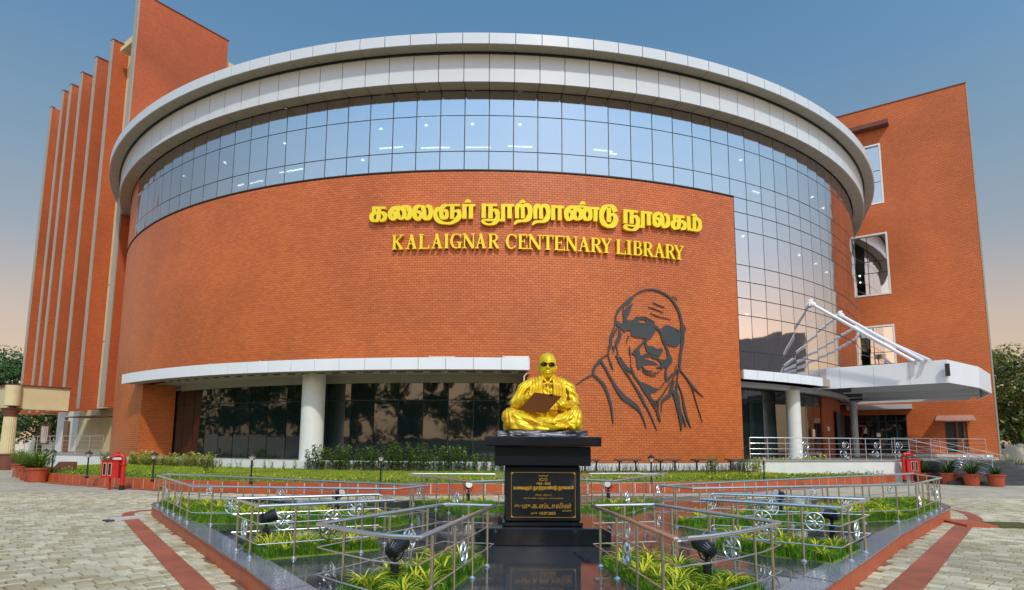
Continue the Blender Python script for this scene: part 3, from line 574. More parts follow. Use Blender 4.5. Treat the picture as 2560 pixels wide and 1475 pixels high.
# low flowering border just behind the kerb
def leafball(B, c, r, n, s, rnd, squash=1.0, cmod=None, up=0.3):
    for _ in range(n):
        while True:
            d = Vector((rnd.uniform(-1, 1), rnd.uniform(-1, 1), rnd.uniform(-1, 1)))
            if 0.15 < d.length < 1: break
        d = d.normalized()*(d.length**0.4)
        p = Vector(c)+Vector((d.x*r[0], d.y*r[1], d.z*r[2])); 
        nrm = (d+Vector((rnd.uniform(-.7, .7), rnd.uniform(-.7, .7), rnd.uniform(-.5, .7)+up))).normalized()
        t_ = nrm.cross(Vector((rnd.uniform(-1, 1), rnd.uniform(-1, 1), rnd.uniform(-1, 1)))).normalized(); b_ = nrm.cross(t_)
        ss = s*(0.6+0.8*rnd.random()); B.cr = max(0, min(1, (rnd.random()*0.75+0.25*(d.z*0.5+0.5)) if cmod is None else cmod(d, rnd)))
        B.add([p-t_*ss, p+b_*ss*0.45, p+t_*ss, p-b_*ss*0.45], [(0, 1, 2, 3)])
fb = MB(); rf = random.Random(17); ff = MB()
a = -43.0
while a < 37.5:
    R = kr(a)-0.42-rf.random()*0.45; h = 0.07+0.10*rf.random()*(1.3 if a < -10 or a > 30 else 0.9)
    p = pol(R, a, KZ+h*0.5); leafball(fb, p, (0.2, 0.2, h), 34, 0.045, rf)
    if -14 < a < 34 or rf.random() < 0.15:
        for _ in range(rf.choice((0, 0, 1, 1, 2, 3))):
            q = p+Vector((rf.uniform(-.2, .2), rf.uniform(-.2, .2), h*rf.uniform(.5, 1.1))); s = 0.013+0.012*rf.random(); ff.cr = rf.random()
            ff.add([q+Vector((-s, 0, -s)), q+Vector((s, 0, -s)), q+Vector((s, 0.01, s)), q+Vector((-s, 0.01, s))], [(0, 1, 2, 3)])
    a += 0.28
fbo = tag(fb.build('flower_border', M['leaf_mid']), kind='stuff'); tag(ff.build('flower_border', M['flower']), kind='stuff')
# ------------------------------------------------------------------ the drum-shaped library
lib = empty('library_building', 'round brick library with mirror-glass top and gold lettering', 'building', loc=(CX, CY, 0))
def lb(o): o.parent = lib; o.matrix_parent_inverse = Matrix.Translation((-CX, -CY, 0)); return o
GA, DA = -0.3385, 0.0389        # mullion k stands at GA + k*DA radians
GZ = [5.32, 6.23, 8.01, 8.87, 9.71, 10.54, 12.32, 13.22, 13.98, 14.88, 16.6, 17.86]
ZB0, ZB1 = 0.95, 13.95; BL, BH = 0.245, 0.108
OPL, OPR, OPZ = -40.3, 4.35, 4.86
SB = 25.56
core = MB()
core.arc(RW-0.015, RW-0.5, -180, OPL, 0.0, 19.3, 2.0); core.arc(RW-0.015, RW-0.5, OPL, OPR, OPZ, ZB1, 1.5); core.arc(RW-0.015, RW-0.5, OPR, SB, 0.9, ZB1, 1.5)
wall = lb(core.build('brick_wall', M['mortar']))
# white plinth below the bricks
pb = MB(); pb.arc(RW+0.02, RW-2.6, -60, SB+0.3, 0.0, 0.93, 1.0)
lb(pb.build('plinth', M['white_paint']))
bricks = []
rows = int((ZB1-ZB0)/BH)
for r in range(rows):
    z0 = ZB0+r*BH; off = (r % 2)*0.5
    ang = degrees(BL/RW); na = int((SB+88)/ang)
    for k in range(-1, na+1):
        a0 = SB-(k+off+1)*ang; a1 = a0+ang
        if a0 > SB: continue
        a1 = min(a1, SB)
        if a1-a0 < ang*0.2 or a1 < -84: continue
        zc = z0+BH/2
        if OPL < (a0+a1)/2 < OPR and zc < OPZ: continue
        bricks.append((a0, a1, z0))
for r in range(int((19.2-ZB1)/BH)):            # brick return left of the glazing
    z0 = ZB1+r*BH; ang = degrees(BL/RW)
    k = 0
    while True:
        a1 = -48.9-(k-(r % 2)*0.5)*ang; a0 = a1-ang; k += 1
        if a1 < -74: break
        bricks.append((a0, min(a1, -48.9), z0))
near = sorted(range(len(bricks)), key=lambda i: (hypot(*(pol(RW, (bricks[i][0]+bricks[i][1])/2).xy))**2+(bricks[i][2]-HC)**2))[:3000]
near = set([i for i in near if bricks[i][0] > OPR-0.3][:290])
rb = random.Random(9); BB = MB(); bmesh_cache = {}
gp = 0.011
for i, (a0, a1, z0) in enumerate(bricks):
    w = (a1-a0); e = degrees(gp/2/RW); pr = rb.uniform(0, 0.006); rr = rb.random()
    if i in near and w > degrees(BL/RW)*0.95:
        key = int(rr*8)
        if key not in bmesh_cache:
            mb = MB(); mb.box(-BL/2+gp/2, BL/2-gp/2, 0.0, 0.05, 0, BH-gp); me = mb.mesh('brick', M['brick'])
            at = me.attributes.new('rnd', 'FLOAT', 'FACE'); at.data.foreach_set('value', [(key+.5)/8]*len(me.polygons)); bmesh_cache[key] = me
        am = (a0+a1)/2; p = pol(RW+0.002+pr, am, z0+gp/2)
        o = link('brick', bmesh_cache[key], wall, tuple(p), radians(am)); continue
    P = [pol(RW+pr, a0+e), pol(RW+pr, a1-e), pol(RW-0.03, a1-e), pol(RW-0.03, a0+e)]
    z1 = z0+BH-gp; zz = z0
    BB.cr = rr
    BB.add([(p.x, p.y, zz) for p in P]+[(p.x, p.y, z1) for p in P], [(0, 1, 5, 4), (1, 2, 6, 5), (4, 5, 6, 7), (3, 0, 4, 7), (3, 2, 1, 0)])
bo = BB.build('brick', M['brick']); bo.parent = wall; tag(bo, kind='stuff')
# metal cap line over the brickwork, brick reveals of the openings
cp = MB(); cp.arc(RW+0.05, RW-0.06, -80, SB+0.05, ZB1, ZB1+0.05, 1.0); lb(cp.build('coping', M['dark_joint']))
def radial_bricks(deg, Ra, Rb, z0, z1, side):
    t_ = Vector((cos(radians(deg)), sin(radians(deg)), 0))*side; B = MB(); r = 0; z = z0
    while z < z1-0.02:
        R = Ra-(0.5*BL if r % 2 else 0)-0.0
        R = Ra
        first = True
        while R > Rb+0.03:
            L = BL*(0.5 if (first and r % 2) else 1); first = False
            Re = max(R-L, Rb); B.cr = rb.random()
            a, c = pol(R-gp/2, deg), pol(Re+gp/2, deg); h = min(BH, z1-z)-gp
            P = [a-t_*0.02, c-t_*0.02, c+t_*0.012, a+t_*0.012]
            B.hexa([(p.x, p.y, z) for p in P]+[(p.x, p.y, z+h) for p in P]); R = Re
        z += BH; r += 1
    return B
for deg, Ra, Rb_, z0, z1, sd in ((OPL, RW+0.005, 26.9, 0.95, 4.84, 1), (SB, RW+0.005, 26.9, 1.05, 4.9, 1), (OPR, RW+0.005, 26.9, 0.95, 4.84, -1)):
    bk = MB(); t_ = Vector((cos(radians(deg)), sin(radians(deg)), 0))*sd
    a, c = pol(RW-0.01, deg), pol(Rb_, deg); P = [a-t_*0.4, c-t_*0.4, c, a]
    bk.hexa([(p.x, p.y, z0-0.05) for p in P]+[(p.x, p.y, z1) for p in P])
    w_ = lb(bk.build('brick_return', M['mortar'])); q = radial_bricks(deg, Ra, Rb_, z0, z1, sd).build('brick', M['brick']); q.parent = w_; tag(q, kind='stuff')
# dark backing behind all glass, then each pane
bkm = MB(); bkm.arc(RW-3.0, RW-3.4, -60, 80, 5.2, 19.2, 1.0); bkm.arc(RW-0.1, RW-3.0, -60, 80, 18.0, 18.2, 1.0); bkm.arc(RW-0.6, RW-3.0, -60, 80, 13.5, 13.8, 1.0); bkm.arc(RW-0.2, RW-3.0, SB, 80, 9.2, 9.5, 1.0); bkm.arc(RW-0.1, RW-3.0, SB, 80, 4.9, 5.2, 1.0)
curtain = lb(bkm.build('curtain_wall', M['dark_joint']))
def pane(R, a0, a1, z0, z1, m, parent, name='glass_pane', gap=0.022, tilt=0.0022, rr=rb):
    c = (a0+a1)/2; A_, B_ = pol(R, a0), pol(R, a1); W = (B_-A_).length-2*gap; H = z1-z0-2*gap
    key = (round(W, 2), round(H, 2), m.name)
    if key not in PM:
        mb = MB(); mb.box(-W/2, W/2, 0, 0.02, -H/2, H/2); PM[key] = mb.mesh(name, m)
    p = (A_+B_)/2; o = bpy.data.objects.new(name, PM[key]); col.objects.link(o); o.parent = parent
    o.location = (p.x, p.y, (z0+z1)/2); o.rotation_euler = (rr.gauss(0, tilt), 0, radians(c)+rr.gauss(0, tilt*1.2)); return o
PM = {}
curtain.matrix_parent_inverse = Matrix.Translation((-CX, -CY, 0))
for k in range(-13, 38):
    a0, a1 = degrees(GA+k*DA), degrees(GA+(k+1)*DA)
    if k == -13: a0 = -48.9
    for j in range(len(GZ)-1):
        z0, z1 = GZ[j], GZ[j+1]
        if j < 8:
            if a1 < SB+0.5: continue
            b0 = max(a0, SB+0.05)
        else: b0 = a0
        pane(RW-0.01, b0, a1, z0, z1, M['glass_sky'], curtain)
for k in range(-14, 39):
    a = degrees(GA+k*DA)
    if a < -49: a = -48.9
    z0 = GZ[0] if a > SB else 13.98
    p = pol(RW-0.055, a); mb = MB(); mb.box(-.028, .028, -.03, .03, z0, GZ[-1]+.02); me = mb.mesh('mullion', M['dark_joint']); o = link('mullion', me, curtain, tuple(p), radians(a))
for j, z in enumerate(GZ):
    mb = MB(); mb.arc(RW-0.035, RW-0.09, (-48.9 if z > 13.9 else SB+.05), 76, z-.025, z+.025, 1.1); o = mb.build('transom', M['dark_joint'], curtain)
mb = MB(); mb.arc(RW-0.02, RW-0.1, -48.9, 76, 17.86, 18.2, 1.1); mb.build('head', M['dark_joint'], curtain)
mb = MB(); mb.arc(RW-0.1, RW-3.0, -49.4, -48.95, 13.9, 18.2, .2); mb.build('side_return', M['dark_joint'], curtain)
for (u, v, kk_) in ((457, 439, 0), (562, 406, 0), (712, 358, 0), (952, 322, 0), (1065, 313, 0), (1181, 310, 0), (1300, 311, 0), (1852, 400, 0), (2031, 492, 0), (2058, 520, 0), (1858, 590, 0), (2040, 659, 0), (2067, 680, 0), (1999, 638, 0), (1868, 786, 0), (907, 400, 0),
                    (602, 462, 2), (640, 455, 4), (718, 428, 4), (742, 424, 3), (978, 369, 5), (1083, 369, 5), (1112, 369, 2), (1195, 368, 5), (1300, 366, 5), (1508, 376, 4), (1532, 384, 2), (1892, 480, 3)):
    p = oncyl(u, v, RW-1.4); mb = MB()
    if kk_ == 0: mb.ball(tuple(p), (.085, .085, .05), 10, 6)
    else:
        a_ = radians(degrees(atan2(p.x-CX, CY-p.y))); t_ = Vector((cos(a_), sin(a_), 0))*(kk_*.12); mb.tube([p-t_, p+t_], .03, 6)
    o = mb.build('ceiling_lamp', M['lamp_on'], curtain)
# roof rings: top fascia, soffit, band, lower soffit; each panel a part
ring = MB(); ring.arc(29.9, 27.0, -180, 180, 19.22, 19.62, 3.0); lb(ring.build('roof_slab', M['white_panel']))
def ring_panel(name, Ra, Rb_, z0, z1, m):
    mb = MB(); e = 0.016/29.5; n = 3
    V = []
    for i in range(n+1):
        a = -DA/2+e+(DA-2*e)*i/n
        V += [(Ra*sin(a), -Ra*cos(a), z0), (Rb_*sin(a), -Rb_*cos(a), z0), (Rb_*sin(a), -Rb_*cos(a), z1), (Ra*sin(a), -Ra*cos(a), z1)]
    F = []
    for i in range(n):
        b = 4*i; c = b+4; F += [(b, c, c+1, b+1), (b+2, c+2, c+3, b+3), (b+3, c+3, c, b), (b+1, c+1, c+2, b+2)]
    F += [(0, 1, 2, 3), (4*n+3, 4*n+2, 4*n+1, 4*n)]
    mb.add(V, F); return mb.mesh(name, m)
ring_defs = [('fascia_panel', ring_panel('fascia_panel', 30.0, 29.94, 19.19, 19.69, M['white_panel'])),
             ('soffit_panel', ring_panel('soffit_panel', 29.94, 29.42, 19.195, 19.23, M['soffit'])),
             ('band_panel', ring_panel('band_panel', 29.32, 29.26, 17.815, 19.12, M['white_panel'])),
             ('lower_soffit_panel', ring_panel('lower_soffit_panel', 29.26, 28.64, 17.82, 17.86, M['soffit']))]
rc = MB(); rc.arc(29.935, 29.9, -75, 80, 19.2, 19.66, 1.5); rc.arc(29.25, 28.7, -75, 80, 17.87, 19.2, 1.5); rc.arc(29.36, 29.25, -75, 80, 19.13, 19.19, 1.0); rc.arc(29.46, 29.34, -75, 80, 19.205, 19.225, 1.0)
crown = lb(rc.build('roof_ring', M['dark_joint']))
for k in range(-24, 42):
    for nm, me in ring_defs:
        o = link(nm, me, lib, (0, 0, 0), GA+(k+0.5)*DA)
# ground floor glazing under the left canopy
gw = MB(); gw.arc(26.78, 26.5, OPL-1, OPR+1, 0.85, 4.6, 1.0); gw.arc(26.95, 26.6, SB-1, 60, 1.0, 5.0, 1.0)
glz = lb(gw.build('ground_floor_glazing', M['dark_joint']))
a = OPR; 
while a > OPL:
    a0 = max(a-2.5, OPL)
    for z0, z1 in ((0.9, 3.72), (3.72, 4.58)): pane(26.83, a0, a, z0, z1, M['glass_dark'], glz, tilt=0.004)
    a = a0
a = SB
while a < 47:
    for z0, z1 in ((1.08, 4.02), (4.02, 4.62)): pane(27.0, a, a+2.35, z0, z1, M['glass_dark'], glz, tilt=0.004)
    a += 2.35
# ground floor of the drum right of the glazing: brick
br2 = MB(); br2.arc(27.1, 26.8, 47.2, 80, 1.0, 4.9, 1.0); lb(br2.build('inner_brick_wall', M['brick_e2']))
# left canopy: white fascia panels, soffit with lamps, inner beige band
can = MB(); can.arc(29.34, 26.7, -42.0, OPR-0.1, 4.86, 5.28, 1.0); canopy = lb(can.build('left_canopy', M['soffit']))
a = OPR-0.15; ks = 2.28
while a > -41.8:
    a0 = max(a-ks, -41.9); e = 0.02
    mb = MB(); mb.arc(29.40, 29.34, a0+e, a-e, 4.83, 5.34, 1.2); o = mb.build('fascia_panel', M['white_fascia']); o.parent = canopy; a = a0
mb = MB(); mb.arc(29.42, 29.0, OPR-0.16, OPR-0.1, 4.83, 5.34, 0.1); o = mb.build('end_panel', M['white_fascia']); o.parent = canopy
a = OPR-0.15
while a > -38:
    a0 = max(a-2.42, -38.5); e = 0.02
    mb = MB(); mb.arc(26.98, 26.86, a0+e, a-e, 4.52, 4.855, 1.2); o = mb.build('inner_band_panel', M['soffit']); o.parent = canopy; a = a0
for i in range(26):
    a = OPR-1.2-i*1.55
    if a < -39: break
    mb = MB(); p = pol(28.3, a); mb.arc(28.42, 28.3, a-0.3, a+0.3, 4.835, 4.857, 0.3); o = mb.build('soffit_lamp', M['white_fascia']); o.parent = canopy
# white band and beam on the right, up to the porte-cochere
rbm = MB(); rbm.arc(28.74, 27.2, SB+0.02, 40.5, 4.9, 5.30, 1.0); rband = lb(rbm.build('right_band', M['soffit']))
for k in range(20, 26):
    a0 = max(degrees(GA+k*DA), SB+0.03); a1 = min(degrees(GA+(k+1)*DA), 38.4)
    if a1 > a0:
        mb = MB(); mb.arc(28.80, 28.74, a0+0.02, a1-0.02, 4.87, 5.32, 1.2); o = mb.build('fascia_panel', M['white_fascia']); o.parent = rband
rb2 = MB(); rb2.arc(27.72, 27.3, SB+0.02, 60, 4.64, 4.9, 1.0); lb(rb2.build('ring_beam', M['white_panel']))
rb3 = MB(); rb3.arc(27.3, 26.9, SB+0.02, 60, 4.66, 4.9, 1.0); lb(rb3.build('glazing_head', M['dark_joint']))
def column(u, v, R, rad, z0, z1, m='white_paint'):
    p = oncyl(u, v, R); mb = MB(); mb.lathe([(rad, z0), (rad, z1)], (p.x, p.y, 0), 32); o = lb(mb.build('column', M[m], smooth=True)); return o
column(779, 1100, 27.75, 0.52, 0.93, 4.86); column(1987, 1100, 27.7, 0.36, 1.0, 4.66); 
p = oncyl(2138, 1100, 27.9); mb = MB(); mb.lathe([(0.22, 1.0), (0.22, 4.66)], (p.x, p.y, 0), 24); lb(mb.build('column', M['white_panel'], smooth=True))
# floodlight battens lying on the left canopy
for u0, u1, v in ((522, 565, 909), (647, 697, 902), (785, 846, 897), (1072, 1138, 890), (1256, 1322, 889)):
    p0, p1 = atz(u0, v, 5.44), atz(u1, v, 5.44); d = (p1-p0)
    mb = MB(); n_ = Vector((-d.y, d.x, 0)).normalized()*0.09
    mb.obox(p0-Vector((0, 0, 0.09)), d, n_, (0, 0, 0.07)); mb.obox(p0-Vector((0, 0, 0.1)), d.normalized()*0.1, n_*1.3, (0, 0, 0.10))
    tag(mb.build('batten_light', M['steel']), 'thin grey batten light lying on the left canopy, %s along it' % {522: 'first and leftmost', 647: 'second from the left', 785: 'third, above the white column', 1072: 'fourth, right of the middle', 1256: 'last, beside the statue\'s head'}[u0], 'light', 'batten lights on the left canopy')
# blue door leaf, papers and small things at the entrance
def cylbox(u0, v0, u1, v1, R, dz, m, nm, th=0.04):
    P0, P1 = oncyl(u0, v1, R), oncyl(u1, v1, R); z0 = P0.z; z1 = oncyl(u0, v0, R).z
    d = Vector((P1.x-P0.x, P1.y-P0.y, 0)); n_ = Vector((d.y, -d.x, 0)).normalized()*th
    mb = MB(); mb.obox((P0.x, P0.y, z0), d, n_, (0, 0, z1-z0)); return lb(mb.build(nm, M[m]))
cylbox(2077, 1031, 2096, 1146, 27.05, 0, 'navy', 'open_doorway', 0.03)
cylbox(2097, 1030, 2114, 1146, 27.25, 0, 'navy', 'blue_door', 0.06)
cylbox(2031, 1073, 2037, 1092, 27.1, 0, 'steel', 'door_handle', 0.03)
tag(cylbox(2069, 1066, 2075, 1077, 27.1, 0, 'paper', 'notice', 0.008), 'pale paper notice on the dark entrance glass')
# cctv camera on the second column
p = oncyl(1976, 985, 27.2); mb = MB(); mb.tube([p+Vector((0.25, -0.15, 0)), p+Vector((-0.12, -0.3, -0.05))], 0.05, 10); mb.tube([p+Vector((0.1, 0.1, 0.05)), p+Vector((0.1, -0.2, 0.02))], 0.025, 8)
tag(mb.build('security_camera', M['white_paint']), 'white security camera at the head of the white entrance column', 'camera')

# ------------------------------------------------------------------ gold lettering and wall portrait
def onwall(s, z, r=0.0):
    a = s/RW; return Vector((CX+(RW+r)*sin(a), CY-(RW+r)*cos(a), z))
def spline(P, k=4):
    if len(P) < 3: return P
    out = []
    for i in range(len(P)-1):
        p0 = P[max(0, i-1)]; p1 = P[i]; p2 = P[i+1]; p3 = P[min(len(P)-1, i+2)]
        for j in range(k):
            t = j/k; t2 = t*t; t3 = t2*t
            out.append(tuple(0.5*((2*b)+(-a+c)*t+(2*a-5*b+4*c-d)*t2+(-a+3*b-3*c+d)*t3) for a, b, c, d in zip(p0, p1, p2, p3)))
    out.append(P[-1]); return out
def ribbon(B, P, r0, r1, pos=onwall, k=4):
    P = spline(P, k) if k else P
    V = []; n = len(P)
    for i, (s, z, w) in enumerate(P):
        a = P[max(0, i-1)]; b = P[min(n-1, i+1)]; dx, dz = b[0]-a[0], b[1]-a[1]; l = hypot(dx, dz) or 1; nx, nz = -dz/l*w/2, dx/l*w/2
        V += [pos(s+nx, z+nz, r1), pos(s-nx, z-nz, r1), pos(s-nx, z-nz, r0), pos(s+nx, z+nz, r0)]
    F = []
    for i in range(n-1):
        b = 4*i; c = b+4
        for j in range(4): F.append((b+j, b+(j+1) % 4, c+(j+1) % 4, c+j))
    F += [(0, 1, 2, 3), (4*n-1, 4*n-2, 4*n-3, 4*n-4)]
    B.add(V, F)
def polyfill(B, loops, r0, r1, pos=onwall, sub=True):
    cu = bpy.data.curves.new('tmp', 'CURVE'); cu.dimensions = '2D'; cu.fill_mode = 'BOTH'; cu.extrude = 0.5
    for L_ in loops:
        sp = cu.splines.new('POLY'); sp.points.add(len(L_)-1)
        for q, (x, y) in zip(sp.points, L_): q.co = (x, y, 0, 1)
        sp.use_cyclic_u = True
    o = bpy.data.objects.new('tmp', cu); col.objects.link(o)
    dg = bpy.context.evaluated_depsgraph_get(); me = bpy.data.meshes.new_from_object(o.evaluated_get(dg))
    B.add([pos(v.co.x, v.co.y, r1 if v.co.z > 0 else r0) for v in me.vertices], [tuple(p.vertices) for p in me.polygons])
    bpy.data.objects.remove(o); bpy.data.meshes.remove(me); bpy.data.curves.remove(cu)
def letter_from(strokes, scale=0.01, r1=0.22, pos=onwall, r0=0.05):
    B = MB(); i = 0
    for st in strokes:
        if st[0][2] == 0: polyfill(B, [[(x*scale, z*scale) for x, z, _ in st]], r0, r1+0.002*i, pos)
        else:
            P = [(x*scale, z*scale, max(w*scale, 0.004)) for x, z, w in st]
            # thin strokes are carried a little wider so they read as plate metal
            ribbon(B, P, r0, r1+0.002*i, pos, 4 if len(P) > 2 else 0)
        i += 1
    return B
sg = empty('tamil_sign', 'upper line of large gold Tamil letters on the curved brick wall', 'lettering', loc=tuple(onwall(2.8, 12)))
for st in SIGN:
    o = letter_from(st).build('gold_letter', M['gold_paint']); o.parent = sg; o.matrix_parent_inverse = Matrix.Translation(-sg.location)
SER = {  # serif capitals in a unit box: (points...), widths relative to height
 'K': [[(.18, 0, .17), (.18, 1, .17)], [(0, .03, .06), (.38, .03, .06)], [(0, .97, .06), (.38, .97, .06)], [(.88, .97, .07), (.22, .45, .09)], [(.36, .6, .16), (.86, .03, .17)], [(.64, .97, .06), (1, .97, .06)], [(.62, .03, .06), (1, .03, .06)]],
 'A': [[(.5, 1, .08), (.17, .03, .08)], [(.47, 1, .17), (.82, .03, .18)], [(.3, .36, .07), (.68, .36, .07)], [(0, .03, .06), (.34, .03, .06)], [(.62, .03, .06), (1, .03, .06)]],
 'L': [[(.22, 0, .18), (.22, 1, .18)], [(0, .97, .06), (.46, .97, .06)], [(0, .03, .07), (.95, .03, .07)], [(.95, 0, .08), (.95, .26, .04)]],
 'I': [[(.5, 0, .18), (.5, 1, .18)], [(0, .97, .06), (1, .97, .06)], [(0, .03, .06), (1, .03, .06)]],
 'G': [[(.86, .72, .05), (.84, .86, .08), (.56, .97, .07), (.26, .88, .12), (.12, .5, .17), (.26, .13, .12), (.55, .03, .07), (.8, .12, .10)], [(.8, .02, .16), (.8, .42, .16)], [(.58, .42, .06), (1, .42, .06)], [(.88, .7, .04), (.88, 1, .04)]],
 'N': [[(.16, 0, .08), (.16, 1, .08)], [(.12, 1, .18), (.86, .02, .18)], [(.87, 0, .08), (.87, 1, .08)], [(0, .97, .06), (.28, .97, .06)], [(0, .03, .06), (.34, .03, .06)], [(.7, .97, .06), (1, .97, .06)]],
 'R': [[(.2, 0, .18), (.2, 1, .18)], [(0, .97, .06), (.3, .97, .06)], [(0, .03, .06), (.42, .03, .06)], [(.25, .96, .06), (.6, .95, .09), (.76, .75, .17), (.6, .54, .09), (.25, .5, .06)], [(.48, .5, .16), (.84, .03, .17)], [(.74, .03, .06), (1, .03, .06)]],
 'C': [[(.92, .7, .05), (.86, .86, .08), (.56, .97, .07), (.28, .88, .12), (.13, .5, .18), (.28, .12, .12), (.58, .03, .07), (.9, .2, .06)], [(.92, .68, .04), (.92, 1, .04)]],
 'E': [[(.2, 0, .18), (.2, 1, .18)], [(0, .965, .07), (.92, .965, .07)], [(0, .035, .07), (.95, .035, .07)], [(.2, .52, .06), (.66, .52, .06)], [(.93, 1, .07), (.93, .75, .04)], [(.96, 0, .08), (.96, .27, .04)], [(.67, .66, .05), (.67, .38, .05)]],
 'T': [[(.5, 0, .18), (.5, .98, .18)], [(.03, .965, .07), (.97, .965, .07)], [(.04, 1, .07), (.04, .72, .04)], [(.96, 1, .07), (.96, .72, .04)], [(.27, .03, .06), (.73, .03, .06)]],
 'Y': [[(.5, 0, .17), (.5, .45, .17)], [(.15, .97, .17), (.52, .42, .15)], [(.86, .97, .07), (.52, .42, .08)], [(0, .97, .06), (.36, .97, .06)], [(.66, .97, .06), (1, .97, .06)], [(.28, .03, .06), (.72, .03, .06)]],
 'B': [[(.2, 0, .18), (.2, 1, .18)], [(0, .03, .06), (.3, .03, .06)], [(0, .97, .06), (.3, .97, .06)], [(.2, .97, .06), (.6, .96, .08), (.76, .77, .15), (.6, .56, .08), (.2, .53, .05)], [(.2, .53, .05), (.66, .52, .08), (.84, .28, .17), (.66, .05, .08), (.2, .03, .06)]]}
EN = [('K', -3.91, -3.41), ('A', -3.29, -2.8), ('L', -2.71, -2.24), ('A', -2.15, -1.67), ('I', -1.57, -1.39), ('G', -1.32, -0.79), ('N', -0.77, -0.23), ('A', -0.21, 0.26), ('R', 0.36, 0.85), ('C', 1.12, 1.61), ('E', 1.68, 2.07), ('N', 2.1, 2.7), ('T', 2.74, 3.22), ('E', 3.28, 3.73), ('N', 3.77, 4.31), ('A', 4.34, 4.87), ('R', 4.93, 5.44), ('Y', 5.4, 5.9), ('L', 6.12, 6.57), ('I', 6.61, 6.85), ('B', 6.94, 7.39), ('R', 7.43, 7.93), ('A', 7.97, 8.5), ('R', 8.56, 9.06), ('Y', 9.01, 9.53)]
eg = empty('english_sign', 'lower line of gold serif capitals naming the library in English', 'lettering', loc=tuple(onwall(2.8, 10.2)))
for ch, s0, s1 in EN:
    B = MB()
    for i, st in enumerate(SER[ch]):
        P = [(s0+x*(s1-s0), 10.27+y*0.67, w*0.67*(1.0 if len(st) > 2 else 1.0)) for x, y, w in st]
        ribbon(B, P, 0.05, 0.20+0.002*i, onwall, 4 if len(P) > 2 else 0)
    o = B.build('gold_letter', M['gold_paint']); o.parent = eg; o.matrix_parent_inverse = Matrix.Translation(-eg.location)
pt = empty('wall_portrait', 'dark metal line portrait of a smiling man in sunglasses on the brick wall', 'relief', loc=tuple(onwall(6, 5)))
for i, lp in enumerate(PORTRAIT_FILLS):
    B = MB(); polyfill(B, [[(x*.01, z*.01) for x, z in L_] for L_ in lp], 0.03, 0.058+0.002*(i % 5)); o = B.build('shadow_plate', M['relief']); o.parent = pt; o.matrix_parent_inverse = Matrix.Translation(-pt.location)
for i, st in enumerate(PORTRAIT_STROKES):
    B = MB(); ribbon(B, [(x*.01, z*.01, max(w*.0072, .012)) for x, z, w in st], 0.03, 0.070+0.0013*(i % 9)); o = B.build('outline_strip', M['relief']); o.parent = pt; o.matrix_parent_inverse = Matrix.Translation(-pt.location)
# ------------------------------------------------------------------ right wing
KW = 52.95                                      # plane E2.P = KW
def rw(s, z=0.0, out=0.0):                      # s along -E1 (to the right), measured from E1.P = 0
    return E2*(KW-out)-E1*s+Vector((0, 0, z))
def sR(u, v): p = onplane(u, v, E2, KW); return -E1.dot(p), p.z
s_r = sR(2498, 1124)[0]; s_l = s_r-16.5
ZT = 27.8
rwing = empty('right_wing', 'tall brick wing right of the drum with white-framed windows', 'building', loc=tuple(rw(s_r)))
def pr(o, par): o.parent = par; o.matrix_parent_inverse = Matrix.Translation(-par.location); return o
wins = []
for (ut, vt), (ub, vb) in (((2199.9, 357.7), (2210, 506.7)), ((2217.2, 579.3), (2229.3, 734.1)), ((2235.5, 810), (2249, 965))):
    s1, zt = sR(ut, vt); s1b, zb = sR(ub, vb); wins.append((s1-4.05, s1, zb, zt))
door = (sR(2364, 1100)[0], sR(2421, 1100)[0], 1.35, 3.45)
ent = (sR(2110, 1100)[0], sR(2270, 1100)[0], 1.25, 4.05)
holes = wins+[door, ent]
# wall as strips round the openings
ss = sorted({s_l, s_r}|{h[0] for h in holes}|{h[1] for h in holes}); 
W = MB()
for a, c in zip(ss, ss[1:]):
    hs = sorted([h for h in holes if h[0] <= a+1e-6 and h[1] >= c-1e-6], key=lambda h: h[2]); z = 0.0
    for h in hs+[None]:
        z1 = h[2] if h else ZT
        if z1 > z: W.obox(rw(a, z), -E1*(c-a), E2*0.5, (0, 0, z1-z))
        if h: z = h[3]
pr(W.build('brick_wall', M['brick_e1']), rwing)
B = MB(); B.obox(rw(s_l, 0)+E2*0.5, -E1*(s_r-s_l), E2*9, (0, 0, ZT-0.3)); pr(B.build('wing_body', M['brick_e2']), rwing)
B = MB(); B.obox(rw(s_l, ZT, 0.05), -E1*(s_r-s_l+0.05), E2*9.6, (0, 0, 0.07)); pr(B.build('parapet_coping', M['brown_paint']), rwing)
B = MB(); B.obox(rw(s_r+0.003, 0, 0.02), -E1*0.09, E2*0.6, (0, 0, ZT)); pr(B.build('corner_trim', M['soffit']), rwing)
a0 = sR(2139, 338)[0]-2.0; a1, zl = sR(2222, 314)
B = MB(); B.obox(rw(a0, zl-0.05, 0.7), -E1*(a1-a0), E2*0.7, (0, 0, 0.32)); pr(B.build('brick_ledge', M['brown_paint']), rwing)
